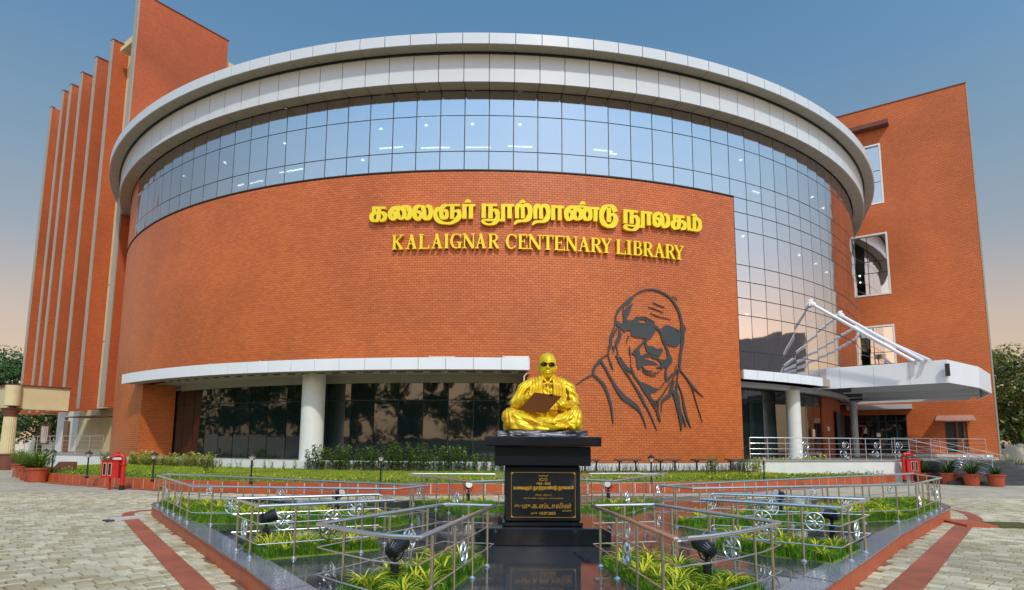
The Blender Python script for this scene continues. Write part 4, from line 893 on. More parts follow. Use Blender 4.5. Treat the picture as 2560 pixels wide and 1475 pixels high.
for wi, (x0, x1, z0, z1) in enumerate(wins):
    F = MB(); t_ = 0.12
    F.obox(rw(x0, z0, 0.04), -E1*(x1-x0), E2*0.2, (0, 0, t_)); F.obox(rw(x0, z1-t_, 0.04), -E1*(x1-x0), E2*0.2, (0, 0, t_))
    F.obox(rw(x0, z0+t_, 0.04), -E1*t_, E2*0.2, (0, 0, z1-z0-2*t_)); F.obox(rw(x1-t_, z0+t_, 0.04), -E1*t_, E2*0.2, (0, 0, z1-z0-2*t_))
    win = pr(F.build('window', M['white_paint']), rwing)
    B = MB(); B.obox(rw(x0+.05, z0+.05, -0.2), -E1*(x1-x0-.1), E2*0.1, (0, 0, z1-z0-.1)); o = B.build('window_back', M['dark_joint']); o.parent = win; o.matrix_parent_inverse = Matrix.Identity(4)
    zs = [z0+t_, z0+(z1-z0)*0.37, z0+(z1-z0)*0.56, z1-t_]; n = 3
    for i in range(n):
        for j in range(3):
            xa = x0+t_+(x1-x0-2*t_)*i/n; xb = x0+t_+(x1-x0-2*t_)*(i+1)/n
            B = MB(); B.obox((0, 0, 0), -E1*(xb-xa-.05), E2*0.02, (0, 0, zs[j+1]-zs[j]-.05)); o = B.build('pane', M['glass_sky'])
            o.parent = win; o.location = rw(xa+.025, zs[j]+.025, -0.12); o.rotation_euler = (rb.gauss(0, .003), rb.gauss(0, .001), rb.gauss(0, .003))
            o.matrix_parent_inverse = Matrix.Translation(-rwing.location) @ Matrix.Identity(4) if False else Matrix.Identity(4)
            o.matrix_parent_inverse = Matrix.Identity(4)
# glazed shopfront of the wing with a white canopy box, and the small brown door with its awning
x0, x1, z0, z1 = ent
F = MB(); F.obox(rw(x0, z0, -0.3), -E1*(x1-x0), E2*0.1, (0, 0, z1-z0)); sf = pr(F.build('glass_front', M['glass_dark']), rwing)
F = MB()
for u in (2212, 2239): s_ = sR(u, 1060)[0]; F.obox(rw(s_, z0, -0.22), -E1*0.07, E2*0.08, (0, 0, z1-z0))
F.obox(rw(x0, 3.55, -0.22), -E1*(x1-x0), E2*0.08, (0, 0, 0.07)); F.obox(rw(x1-.08, z0, -0.1), -E1*0.08, E2*0.1, (0, 0, z1-z0))
o = F.build('mullion', M['navy']); o.parent = sf; o.matrix_parent_inverse = Matrix.Identity(4)
ca, _ = sR(2119, 1020); cb_, zc = sR(2280, 1013)
B = MB(); B.obox(rw(ca, 4.42, 0.75), -E1*(cb_-ca), E2*0.75, (0, 0, 0.33)); pr(B.build('white_canopy', M['white_panel']), rwing)
x0, x1, z0, z1 = door; xm = (x0+x1)/2
B = MB(); B.obox(rw(x0, z0, -0.3), -E1*(x1-x0), E2*0.1, (0, 0, z1-z0)); pr(B.build('doorway', M['dark_joint']), rwing)
B = MB(); B.obox(rw(xm, z0, -0.12), -E1*(x1-xm), E2*0.05, (0, 0, 0.95)); B.obox(rw(xm, z0+.95, -0.12), -E1*0.12, E2*0.05, (0, 0, z1-z0-.95)); B.obox(rw(x1-.22, z0+.95, -0.12), -E1*0.22, E2*0.05, (0, 0, z1-z0-.95)); B.obox(rw(x0, z0, -0.02), -E1*0.07, E2*0.08, (0, 0, z1-z0))
pr(B.build('door', M['wood']), rwing)
B = MB(); P0 = rw(x0-.5, z1+.05, 0.75); P1 = rw(x1+.5, z1+.05, 0.75); Q0 = rw(x0-.4, z1+.42, 0.0); Q1 = rw(x1+.4, z1+.42, 0.0); up = Vector((0, 0, .05))
B.hexa([P0, P1, Q1, Q0, P0+up, P1+up, Q1+up, Q0+up]); pr(B.build('door_awning', mat('awning_tile', (0.42, 0.24, 0.18), 0.6, var=0.2, scale=5)), rwing)

# ------------------------------------------------------------------ porte-cochere: white slab on tie rods
pc = empty('entrance_canopy', 'big white angular entrance canopy hung on white tie rods', 'canopy', loc=(21, 30, 4.8))
A_, B_, C_, D_, E_, F_ = (15.2, 35.12), (21.05, 29.7), (24.5, 32.3), (27.65, 35.6), (30.6, 40.6), (24.0, 44.2)
CZ0, CZ1 = 4.8, 5.92
def wallseg(a, c, z0, z1, t=0.12, name='fascia_panel', n=1, m='white_fascia', par=pc):
    a, c = Vector((*a, 0)), Vector((*c, 0)); d = c-a; nn = Vector((-d.y, d.x, 0)).normalized()*t
    for i in range(n):
        e = d.normalized()*0.006; p = a+d*(i/n)+e; q = d/n-e*2; B = MB(); B.obox(p+Vector((0, 0, z0)), q, nn, (0, 0, z1-z0)); pr(B.build(name, M[m]), par)
wallseg(A_, B_, CZ0, CZ1, n=5); wallseg(B_, C_, CZ0, CZ1, n=3); wallseg(C_, D_, CZ0, CZ1, n=3); wallseg(D_, E_, CZ0, CZ1, n=3)
deck = MB(); deck.prism([(A_[0], A_[1]+.1), (B_[0], B_[1]+.12), (C_[0]-.1, C_[1]+.05), (D_[0]-.12, D_[1]), E_, F_], 5.7, 5.85); pr(deck.build('deck', M['white_panel']), pc)
AB = Vector((B_[0]-A_[0], B_[1]-A_[1], 0)).normalized()
for i, e in enumerate(((24.1, 32.7), (27.0, 35.7), (29.1, 38.4), (30.2, 40.8))):
    e = Vector((*e, 0)); st = e-AB*(6.0+1.2*i)
    wallseg(st, e, CZ0+.02, 5.69, 0.25, 'soffit_beam', 1, 'white_panel') if False else None
    nn = Vector((-AB.y, AB.x, 0))*0.25; B = MB(); B.obox(st+Vector((0, 0, CZ0+.03)), e-st, nn, (0, 0, 5.69-CZ0-.03)); pr(B.build('soffit_beam', M['white_fascia']), pc)
p = aty(2367, 927, B_[1]-0.35); B = MB(); p = Vector((B_[0]-.14, B_[1]-.02, 5.4)); B.obox(p+Vector((-.1, -.12, -.3)), (0.16, -.1, 0), (.08, .1, 0), (0, 0, .6)); pr(B.build('wall_light', M['iron']), pc)
for (u, v), (ue, ve) in (((2024, 757), (2284, 903)), ((2098, 786), (2308, 902)), ((2138, 808), (2324, 901)), ((2158, 828), (2290, 905))):
    a = oncyl(u, v, 28.55); 
    if v > 800: a.z = 9.15
    b_ = atz(ue, ve, 5.9); B = MB(); d = (b_-a).normalized(); B.tube([a+d*0.3, b_], 0.085, 12); B.ball(tuple(a+d*0.2), 0.16); pr(B.build('tie_rod', M['white_fascia'], smooth=True), pc)
    B = MB(); B.box(a.x-.14, a.x+.14, a.y-.1, a.y+.2, a.z-.2, a.z+.2); pr(B.build('rod_bracket', M['white_paint']), pc)

# ------------------------------------------------------------------ right terrace, steps, rails
TERR = [(10.2, 28.75), (12.5, 28.6), (16, 29.35), (19.8, 30.9), (22.3, 33.0), (27.5, 36.2), (31.3, 40.6), (32.9, 42.2), (24, 47.6), (20, 42), (14, 34)]
T = MB(); T.prism(TERR, -0.02, 1.03); terr = tag(T.build('terrace', M['white_paint']), kind='structure')
T = MB(); T.prism(inset(TERR, -0.05), 1.03, 1.08); o = T.build('terrace_paving', M['terrace_stone'], terr)
T = MB(); T.obox(rw(ent[0]-1, 0.9, 1.8), -E1*(s_r-ent[0]+.6), E2*1.8, (0, 0, 0.34)); o = T.build('plinth', M['white_paint'], terr)
st = empty('entrance_steps', 'curved dark granite steps at the right end of the terrace', 'steps', loc=(22.3, 34.3, 0))
for i in range(6):
    T = MB(); Rr = 5.75-0.33*i; P = [(Rr*cos(radians(a)), Rr*sin(radians(a))) for a in range(-112, 42, 6)]+[(0, 4), (-3, 0)]
    T.prism(P, 0.17*i-0.02 if i == 0 else 0.17*i, 0.17*(i+1)); T.build('step', M['ramp_stone'], st)
def rail(name, lines, posts, label, mats=('steel', 'steel'), rt=0.022, rm=0.008, mid=(0.27, 0.5, 0.75), H=1.02, group=None, par_cat='railing'):
    """lines: list of floor points (x, y, z) the rail follows; posts: points"""
    e = empty(name, label, par_cat, group, loc=lines[0]); 
    def q(o): o.parent = e; o.matrix_parent_inverse = Matrix.Translation(-e.location); return o
    top = [Vector(p)+Vector((0, 0, H)) for p in lines]
    B = MB(); B.tube(top, rt, 10); q(B.build('top_rail', M[mats[0]], smooth=True))
    for m_ in mid:
        B = MB(); B.tube([Vector(p)+Vector((0, 0, H*m_)) for p in lines], rm, 8); q(B.build('mid_rail', M[mats[0]], smooth=True))
    for p in posts:
        B = MB(); B.tube([Vector(p), Vector(p)+Vector((0, 0, H))], rt*0.85, 10); B.lathe([(0.05, 0), (0.05, 0.02), (0.02, 0.03)], p, 12); q(B.build('post', M[mats[1]], smooth=True))
    return e
def along(lines, step):
    out = []
    for a, c in zip(lines, lines[1:]):
        a, c = Vector(a), Vector(c); n = max(1, int(round((c-a).length/step)))
        for i in range(n): out.append(tuple(a.lerp(c, i/n)))
    out.append(tuple(lines[-1])); return out
L1 = [(11.0, 28.85, 1.08), (12.6, 28.75, 1.08), (16.0, 29.5, 1.08), (19.75, 31.05, 1.08)]
rail('terrace_railing', L1, along(L1, 1.0), 'level steel railing with swirl emblems along the white terrace edge')
L2 = [(19.75, 31.05, 1.08), (22.2, 28.95, 0.15)]; rail('stair_railing', L2, [L2[1], (20.9, 30.0, .65)], 'sloping steel stair rail behind the row of four pots', group='stair rails')
L3 = [(21.6, 32.2, 1.08), (28.1, 35.8, 0.25)]; rail('stair_railing', L3, [L3[0], (24.8, 34.0, .68), L3[1]], 'farther sloping steel stair rail ending beside the back pots', group='stair rails')
L4 = [(23.5, 38.6, 1.24), (30.9, 40.7, 1.24)]; rail('wing_railing', L4, along(L4, 2.0), 'level steel railing in front of the small brown door')
def swirl(c, t_, s, nm='swirl_emblem'):
    B = MB(); up = Vector((0, 0, 1)); t_ = Vector(t_).normalized()
    for sg_, cc in ((1, .33), (-1, -.33)):
        for a0_, a1_, r_, w in ((100, 260, .34, .05), (-80, 80, .34, .05)):
            pts = [Vector(c)+up*(cc*s)+t_*(cos(radians(a))*r_*s*0.9+sg_*0.12*s)+up*(sin(radians(a))*r_*s*0.75) for a in [a0_+(a1_-a0_)*i/10 for i in range(11)]]
            B.tube(pts, [0.004+0.014*s*sin(pi*i/10) for i in range(11)], 6)
        for k in range(7):
            a = 2*pi*k/7; B.tube([Vector(c)+up*(cc*s)+(t_*cos(a)+up*sin(a))*0.04*s, Vector(c)+up*(cc*s)+(t_*cos(a)+up*sin(a))*0.2*s], [0.006, 0.012], 6)
    return B.build(nm, M['steel'], smooth=True)
tr = bpy.data.objects['terrace_railing']
for (x, y) in ((13.55, 28.95), (15.65, 29.42), (17.6, 30.2), (19.0, 30.75)):
    o = swirl((x, y-.03, 1.58), (1, .3, 0), 0.62); o.parent = tr; o.matrix_parent_inverse = Matrix.Translation(-tr.location)
for rn, cpos in (('stair_railing', (21.3, 29.7, 0.95)), ('stair_railing.001', (26.3, 34.8, 0.9)), ('wing_railing', (26.5, 39.4, 1.7))):
    e = bpy.data.objects[rn]; o = swirl(cpos, (0.7, -.3, 0), 0.6); o.parent = e; o.matrix_parent_inverse = Matrix.Translation(-e.location)
# sawhorse of rough brown boards on the terrace and two paper notices on the wing's glass
B = MB(); lp = atz(2148, 1147, 1.09); lp = Vector((21.6, 39.5, 1.09)); lp = onplane(2150, 1120, E2, KW-2.2); lp.z = 1.09
for a, c in (((-.45, 0, 2.1), (.55, 0, 0)), ((.45, 0, 2.1), (-.3, 0, 0)), ((-.5, 0, 2.1), (.5, 0, 2.1)), ((-.45, .4, 2.05), (.2, .4, 0)), ((.1, .1, 1.2), (.1, .45, 1.2)), ((0, .05, .3), (.5, .4, .3))):
    B.tube([lp+Vector(a), lp+Vector(c)], 0.06, 4)
tag(B.build('wooden_trestle', M['wood']), 'rough brown wooden trestle standing behind the thin entrance column', 'trestle')
for u0, u1, v0, v1, lab in ((2157, 2167, 1069, 1084, 'taller white paper notice on the wing\'s glass front'), (2192, 2201, 1082, 1092, 'smaller square white paper notice on the wing\'s glass front')):
    a = onplane(u0, v1, E2, KW+.28); c = onplane(u1, v0, E2, KW+.28); B = MB(); B.obox(a, Vector((c.x-a.x, c.y-a.y, 0)), -E2*0.01, (0, 0, c.z-a.z)); tag(B.build('paper_notice', M['paper']), lab, 'notice')

# ------------------------------------------------------------------ left wing: brick fins before a beige block
lw = empty('left_wing', 'tall beige block with projecting brick fins left of the drum', 'building', loc=tuple(E1*47.3+E2*19.4))
def lp_(e1, e2, z=0.0): return E1*e1+E2*e2+Vector((0, 0, z))
def lbx(nm, m, a, b_, c, d, z0, z1):          # e1 a..b, e2 c..d
    B = MB(); B.obox(lp_(a, c, z0), E1*(b_-a), E2*(d-c), (0, 0, z1-z0)); return pr(B.build(nm, M[m] if isinstance(m, str) else m), lw)
lbx('block', 'beige', 47.9, 52.5, 19.3, 32, 4.15, 33.6); lbx('block', 'beige', 52.5, 66.4, 20.6, 32, 4.15, 33.6)
lbx('ground_storey', 'beige', 48.2, 60.5, 20.0, 31, 0, 4.15)
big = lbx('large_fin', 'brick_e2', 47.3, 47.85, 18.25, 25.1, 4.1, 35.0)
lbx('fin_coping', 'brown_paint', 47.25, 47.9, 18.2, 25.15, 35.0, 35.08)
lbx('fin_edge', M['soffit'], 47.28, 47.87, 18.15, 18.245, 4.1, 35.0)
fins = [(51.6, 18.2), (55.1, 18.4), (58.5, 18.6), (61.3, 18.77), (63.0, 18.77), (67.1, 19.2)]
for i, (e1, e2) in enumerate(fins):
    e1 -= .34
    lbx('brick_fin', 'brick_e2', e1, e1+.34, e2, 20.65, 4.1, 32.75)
    lbx('fin_edge', M['soffit'], e1-.02, e1+.36, e2-.09, e2-.005, 4.1, 32.75)
    lbx('fin_coping', 'brown_paint', e1-.05, e1+.39, e2-.1, 19.4, 32.75, 32.83)
for z0, z1 in ((26.9, 30.2), (14.4, 17.2), (10.0, 12.5), (5.7, 8.2)):
    lbx('window_surround', 'brown_paint', 48.05, 49.6, 19.16, 19.3, z0, z1); lbx('window_glass', 'glass_sky', 48.35, 49.4, 19.12, 19.155, z0+.2, z1-.2)
lbx('ledge', 'beige', 47.9, 50.5, 18.4, 19.3, 31.6, 31.9)
for z in (9.1, 13.4, 20, 24.5): lbx('floor_groove', 'brown_paint', 47.95, 51.5, 19.285, 19.3, z, z+.05)
# ground-storey door and barred window
def lwbox(nm, m, u0, v0, u1, v1, c, t_=0.06):
    a = onplane(u0, v1, E2, c); b_ = onplane(u1, v0, E2, c); B = MB(); B.obox(a, Vector((b_.x-a.x, b_.y-a.y, 0)), -E2*t_, (0, 0, b_.z-a.z)); return pr(B.build(nm, M[m]), lw)
lwbox('lit_wall_panel', 'white_paint', 136, 1028, 200, 1138, 19.98, .02)  # white sheet paints the lit stretch of the beige wall round the door
lwbox('door', 'wood', 154, 1053, 176, 1137, 19.94); lwbox('door_glass', 'glass_dark', 158, 1057, 172, 1094, 19.87, .02)
lwbox('transom_vent', 'brown_paint', 164, 1043, 171, 1050, 19.94)
lwbox('window_surround', 'brown_paint', 99, 1061, 127, 1111, 19.9); lwbox('window_pane', 'white_panel', 103, 1066, 119, 1107, 19.83, .02)
for u in (104, 109, 114, 118): lwbox('window_bar', 'steel', u, 1066, u+1.2, 1104, 19.8, .02)
a = onplane(218, 1046, E2, 19.9); b_ = onplane(283, 1046, E2, 19.9); B = MB(); B.obox(a, Vector((b_.x-a.x, b_.y-a.y, 0)), -E2*1.3, (0, 0, .08)); pr(B.build('sunshade', M['brown_paint']), lw)
# white plinth wall, terrace and steel rail before it
TL = [(-29.5, 38.5), (-28.2, 37.2), (-24.9, 35.6), (-22.4, 34.4), (-21.0, 35.5), (-24, 43), (-33, 48)]
T = MB(); T.prism(TL, -0.02, 0.98); t2 = tag(T.build('left_terrace', M['white_paint']), kind='structure')
T = MB(); T.prism(inset(TL, -0.04), 0.98, 1.03); T.build('terrace_paving', M['terrace_stone'], t2)
L5 = [(-32.6, 39.0, 0.05), (-28.3, 37.3, 1.03), (-24.9, 35.75, 1.03), (-22.6, 34.6, 1.03)]
rail('left_railing', L5, along(L5, 1.35), 'steel railing on the left terrace, sloping down behind the beige column')
# porch with fluted column
po = empty('porch', 'beige flat-roofed porch on a fluted column at the left edge', 'porch', loc=(-30.7, 38.1, 0))
c0 = Vector((-30.7, 38.1, 0))
def pbx(nm, m, o, a, c, h): B = MB(); B.obox(o, a, c, (0, 0, h)); return pr(B.build(nm, M[m]), po)
pbx('roof_beam', 'beige', c0+E2*0.25-E1*.0+Vector((0, 0, 3.72)), E2*2.75, E1*0.5, 1.42)
pbx('roof_beam', 'beige', c0+E1*0.35-E2*0.05+Vector((0, 0, 3.72)), E1*9, E2*0.5, 1.42)
pbx('roof_slab', 'beige', c0+E1*0.5+E2*0.45+Vector((0, 0, 3.9)), E1*9, E2*2.4, 1.1)
pbx('roof_edge', 'brown_paint', c0-E1*.1-E2*.15+Vector((0, 0, 5.14)), E1*9.4, E2*3.2, .09)
B = MB(); B.lathe([(0.42, 3.9), (0.42, 5.14)], (c0.x, c0.y, 0), 28); pr(B.build('corner_drum', M['beige'], smooth=True), po)
B = MB(); V = []; nfl = 80
for z, r in ((0.98, .37), (3.25, .335)):
    for j in range(nfl): a = 2*pi*j/nfl; rr = r-0.022*(0.5+0.5*cos(a*20)); V.append((c0.x+rr*cos(a), c0.y+rr*sin(a), z))
B.add(V, [(j, (j+1) % nfl, (j+1) % nfl+nfl, j+nfl) for j in range(nfl)]); pr(B.build('fluted_shaft', M['beige'], smooth=False), po)
B = MB(); B.lathe([(.46, 0), (.46, .85), (.5, .9), (.5, .97), (.38, .99)], tuple(c0), 28); pr(B.build('column_base', M['brown_paint'], smooth=True), po)
B = MB(); B.lathe([(.34, 3.22), (.36, 3.4), (.44, 3.55), (.44, 3.6), (.54, 3.7), (.56, 3.74)], tuple(c0), 28); pr(B.build('capital', M['brown_paint'], smooth=True), po)
p = onplane(48, 987, E2, 17.4) if False else aty(48, 987, 38.7); B = MB(); B.tube([p+Vector((.15, -.1, .02)), p+Vector((-.15, -.35, -.04))], .07, 8); tag(B.build('security_camera', M['white_paint']), 'small white security camera on the beige porch beam', 'camera')
# maroon ramp plate standing beside the left terrace
B = MB(); a = atz(152, 1178, 0.4); B.hexa([a+Vector(q) for q in ((-.5, 0, -.05), (.3, -.1, -.05), (.5, .3, -.05), (-.4, .4, -.05), (-.2, .1, .42), (.3, 0, .42), (.5, .3, .42), (-.1, .4, .42))])
tag(B.build('maroon_plate', M['brown_paint']), 'dark maroon sloping plate leaning against the white terrace wall', 'panel')
# ------------------------------------------------------------------ pedestal with engraved plaque
PCX = 0.47
ped = empty('pedestal', 'stepped polished black granite pedestal with gold Tamil inscription', 'pedestal', loc=(PCX, 10.2, PZ))
def pb_(nm, m, x, y0, y1, z0, z1, bev=0.012):
    mb = MB(); mb.box(-x, x, y0-10.2, y1-10.2, z0-PZ, z1-PZ); me = mb.mesh(nm, M[m])
    bm = bmesh.new(); bm.from_mesh(me); bmesh.ops.bevel(bm, geom=bm.edges[:], offset=bev, segments=1, affect='EDGES'); bm.to_mesh(me); bm.free()
    return link(nm, me, ped)
pb_('plinth', 'black_granite', 0.985, 9.22, 11.2, PZ, 0.5); pb_('skirting', 'black_granite', 0.60, 9.44, 10.98, 0.505, 0.555, .006)
pb_('shaft', 'black_granite', 0.572, 9.5, 10.9, 0.558, 1.385, .02); pb_('capital_block', 'black_granite', 0.725, 9.42, 11.0, 1.388, 1.678); pb_('top_slab', 'black_granite', 0.868, 9.28, 11.14, 1.681, 1.825)
m, t, b = nt('rough_marble'); N = t.nodes; L = t.links; b.inputs['Roughness'].default_value = 0.3
tc = N.new('ShaderNodeTexCoord'); mp = N.new('ShaderNodeMapping'); mp.inputs['Scale'].default_value = (3, 3, 14); L.new(tc.outputs['Object'], mp.inputs[0])
n = N.new('ShaderNodeTexNoise'); n.inputs['Scale'].default_value = 1.6; n.inputs['Detail'].default_value = 9; n.inputs['Distortion'].default_value = 1.4; L.new(mp.outputs[0], n.inputs['Vector'])
r = N.new('ShaderNodeValToRGB'); r.color_ramp.elements[0].position = .45; r.color_ramp.elements[0].color = (.02, .025, .035, 1); r.color_ramp.elements[1].position = .62; r.color_ramp.elements[1].color = (.42, .42, .44, 1); L.new(n.outputs[0], r.inputs[0]); L.new(r.outputs[0], b.inputs['Base Color']); M['marble'] = m
mb = MB(); mb.box(-0.68, 0.68, 9.45-10.2, 10.95-10.2, 1.828-PZ, 1.915-PZ); me = mb.mesh('statue_slab', M['marble'])
bm = bmesh.new(); bm.from_mesh(me); bmesh.ops.subdivide_edges(bm, edges=bm.edges[:], cuts=7, use_grid_fill=True)
for v in bm.verts: v.co += Vector((R_.uniform(-.012, .012), R_.uniform(-.012, .012), R_.uniform(-.004, .004) if v.co.z > 1.6 else 0))
bm.to_mesh(me); bm.free(); link('statue_slab', me, ped)
PY = 9.5-0.003
def flatpos(x0, z0, sc_):
    return lambda s, z, r: Vector((x0+(s)*sc_-PCX, PY-10.2-0.001-r*0.01, z0+z*sc_-PZ))
fr = MB()
def bar(x0, x1, z0, z1): fr.box(x0-PCX, x1-PCX, PY-10.2-.003, PY-10.2, z0-PZ, z1-PZ)
bar(0.0, 0.965, 1.285, 1.289); bar(0.0, .965, .624, .629); bar(0, .0045, .629, 1.285); bar(.9605, .965, .629, 1.285)
for cx_, cz_, sx, sz in ((0, 1.289, 1, -1), (.965, 1.289, -1, -1), (0, .624, 1, 1), (.965, .624, -1, 1)):
    P = [(0, 0)]+[(0.066-0.066*sin(a), 0.066-0.066*cos(a)) for a in [pi/2*i/8 for i in range(9)]]
    for i in range(1, len(P)-1):
        tri = [P[0], P[i], P[i+1]]; V = [(cx_+sx*a-PCX, PY-10.2-.0035, cz_+sz*c-PZ) for a, c in tri]; fr.add(V, [(0, 1, 2)])
o = fr.build('inscription_border', M['gold_ink'], ped)
def text(body, x0, x1, zc, h, bold=0.0):
    cu = bpy.data.curves.new('inscription', 'FONT'); cu.body = body; cu.size = h; cu.extrude = 0.0; cu.offset = bold; cu.align_x = 'LEFT'
    o = bpy.data.objects.new('tmp', cu); col.objects.link(o); dg = bpy.context.evaluated_depsgraph_get(); me = bpy.data.meshes.new_from_object(o.evaluated_get(dg))
    bpy.data.objects.remove(o); bpy.data.curves.remove(cu)
    xs_ = [v.co.x for v in me.vertices]; ys_ = [v.co.y for v in me.vertices]
    if not xs_: return
    k = (x1-x0)/(max(xs_)-min(xs_)); zc0 = (max(ys_)+min(ys_))/2; kz = k if abs(k-1) < 9 else 1
    for v in me.vertices: v.co = Vector(((v.co.x-min(xs_))*k+x0-PCX, PY-10.2-0.003, (v.co.y-zc0)*kz+zc-PZ))
    me.materials.append(M['gold_ink']); return link('inscription', me, ped)
text('கைலஞர்', .41, .555, 1.238, .05); text('1924 - 2023', .382, .59, 1.124, .04, .001)
text('சிைல  திறப்பு', .362, .61, .952, .05); text('மாண்புமிகு  தமிழ்நாடு  முதலைமச்சர்', .19, .78, .905, .05)
text('திரு.', .05, .165, .79, .06); text('மு.க.ஸ்டாலின்', .172, .905, .80, .1); text('அவர்கள்', .765, .91, .725, .05); text('நாள் :', .30, .41, .685, .05); text('15.07.2023', .43, .665, .686, .05, .001)
# "100" emblem whose zeros run together
B = MB(); fp = lambda s, z, r: Vector((s-PCX, PY-10.2-0.003-r, z-PZ))
ribbon(B, [(.428, 1.163, .008), (.428, 1.205, .008)], 0, .0005, fp, 0)
inf = [(.482, 1.196, .006), (.472, 1.204, .006), (.455, 1.203, .006), (.443, 1.184, .007), (.455, 1.166, .006), (.475, 1.166, .006), (.50, 1.19, .006), (.515, 1.203, .006), (.533, 1.198, .006), (.54, 1.184, .007), (.53, 1.168, .006), (.512, 1.165, .006), (.505, 1.172, .006)]
ribbon(B, inf, 0, .001, fp, 3); B.build('inscription', M['gold_ink'], ped)
# main line repeats the lettering of the wall sign
s_min, s_max = -3.86*1, 1
allx = [p[0] for g_ in SIGN for st_ in g_ for p in st_]; sx0, sx1 = min(allx)/100, max(allx)/100
k = (0.935-0.035)/(sx1-sx0); B = MB(); i = 0
zmid = 12.0
zz_ = [p[1] for g_ in SIGN for st_ in g_ for p in st_]; zmid = (min(zz_)+max(zz_))/200
fp2 = lambda s, z, r: Vector((0.035+(s-sx0)*k-PCX, PY-10.2-0.003-r*0.0012, 1.058+(z-zmid)*k*1.05-PZ))
for g_ in SIGN:
    for st_ in g_:
        i += 1
        if st_[0][2] == 0: polyfill(B, [[(x*.01, z*.01) for x, z, _ in st_]], 0, 1+.02*i, fp2)
        else: ribbon(B, [(x*.01, z*.01, w*.0085) for x, z, w in st_], 0, 1+.02*i, fp2, 3 if len(st_) > 2 else 0)
B.build('inscription', M['gold_ink'], ped)

# ------------------------------------------------------------------ seated golden statue
m, t, b = nt('gold_statue'); N = t.nodes; L = t.links
b.inputs['Metallic'].default_value = 0.35; b.inputs['Roughness'].default_value = 0.33
tc = N.new('ShaderNodeTexCoord'); n = N.new('ShaderNodeTexNoise'); n.inputs['Scale'].default_value = 5; n.inputs['Detail'].default_value = 5; L.new(tc.outputs['Object'], n.inputs['Vector'])
r = N.new('ShaderNodeValToRGB'); r.color_ramp.elements[0].position = .35; r.color_ramp.elements[0].color = (.74, .42, .015, 1); r.color_ramp.elements[1].position = .62; r.color_ramp.elements[1].color = (.95, .66, .015, 1); L.new(n.outputs[0], r.inputs[0]); L.new(r.outputs[0], b.inputs['Base Color'])
n2 = N.new('ShaderNodeTexNoise'); n2.inputs['Scale'].default_value = 14; n2.inputs['Detail'].default_value = 3; L.new(tc.outputs['Object'], n2.inputs['Vector']); bp = N.new('ShaderNodeBump'); bp.inputs['Strength'].default_value = .25; bp.inputs['Distance'].default_value = .02; L.new(n2.outputs[0], bp.inputs['Height']); L.new(bp.outputs[0], b.inputs['Normal'])
M['gold'] = m
stt = empty('statue', 'golden seated man in dark sunglasses writing on a board, cross-legged on the pedestal', 'statue', loc=(0.49, 10.25, 1.915))
S = MB()
def sph(c, r, seg=12, rings=8): S.ball(c, r, seg, rings)
def cap(a, c, ra, rc, n=None):
    a, c = Vector(a), Vector(c); L_ = (c-a).length; n = n or max(2, int(L_/(min(ra, rc)*0.45))+1)
    for i in range(n+1): f = i/n; rr = ra+(rc-ra)*f; sph(tuple(a.lerp(c, f)), rr, 10, 6)
def chain(pts, rs):
    P = spline([(*p, r_) for p, r_ in zip(pts, rs)], 5)
    for q, w in zip(P, P[1:]):
        S_ = (Vector(w[:3])-Vector(q[:3])).length; n = max(1, int(S_/(max(.004, min(q[3], w[3]))*0.5)))
        for i in range(n): f = i/n; sph(tuple(Vector(q[:3]).lerp(Vector(w[:3]), f)), q[3]+(w[3]-q[3])*f, 8, 5)
# torso
sph((.06, .12, .22), (.36, .27, .24)); sph((.07, .08, .45), (.31, .23, .24)); sph((.08, .06, .62), (.33, .20, .20)); sph((.085, .06, .76), (.33, .17, .14)); sph((.095, .06, .86), (.21, .14, .10)); sph((.095, .05, .93), (.14, .12, .06)); sph((.08, -.08, .38), (.22, .14, .20))
cap((-.12, .06, .80), (-.25, .05, .72), .11, .125); cap((.30, .06, .81), (.42, .05, .72), .11, .125)
# neck and head
cap((.09, .03, .80), (.095, .0, .93), .088, .082)
sph((.097, -.02, 1.135), (.152, .168, .178), 20, 14); sph((.097, -.045, 1.02), (.136, .132, .13), 18, 12); sph((.097, -.04, .95), (.115, .11, .09), 18, 12); sph((.097, -.09, .955), (.075, .07, .055), 14, 8); sph((.097, -.07, .915), (.085, .08, .05), 12, 8)
for sx in (-1, 1):
    sph((.097+sx*.066, -.108, 1.02), (.043, .04, .042)); sph((.097+sx*.05, -.137, 1.125), (.05, .028, .016)); sph((.097+sx*.145, .0, 1.055), (.020, .034, .052), 12, 8); sph((.097+sx*.155, .01, 1.075), (.018, .026, .022)); sph((.097+sx*.14, -.01, 1.01), (.014, .016, .02))
    sph((.097+sx*.02, -.178, 1.038), (.017, .02, .014)); chain([(.097+sx*.03, -.165, 1.045), (.097+sx*.062, -.148, 1.01), (.097+sx*.072, -.135, .97)], [.009, .010, .006])
sph((.097, -.165, 1.075), (.017, .022, .036)); sph((.097, -.188, 1.045), (.022, .022, .018))
chain([(.042, -.150, .998), (.07, -.166, .986), (.097, -.172, .983), (.124, -.166, .986), (.152, -.150, .998)], [.005, .009, .010, .009, .005])
chain([(.046, -.148, .990), (.07, -.160, .967), (.097, -.166, .960), (.124, -.160, .967), (.148, -.148, .990)], [.005, .009, .012, .009, .005])
for zf in (1.165, 1.182, 1.20): chain([(.045, -.158+ (zf-1.165)*.5, zf), (.097, -.172+(zf-1.165)*.6, zf+.004), (.149, -.158+(zf-1.165)*.5, zf)], [.004, .006, .004])
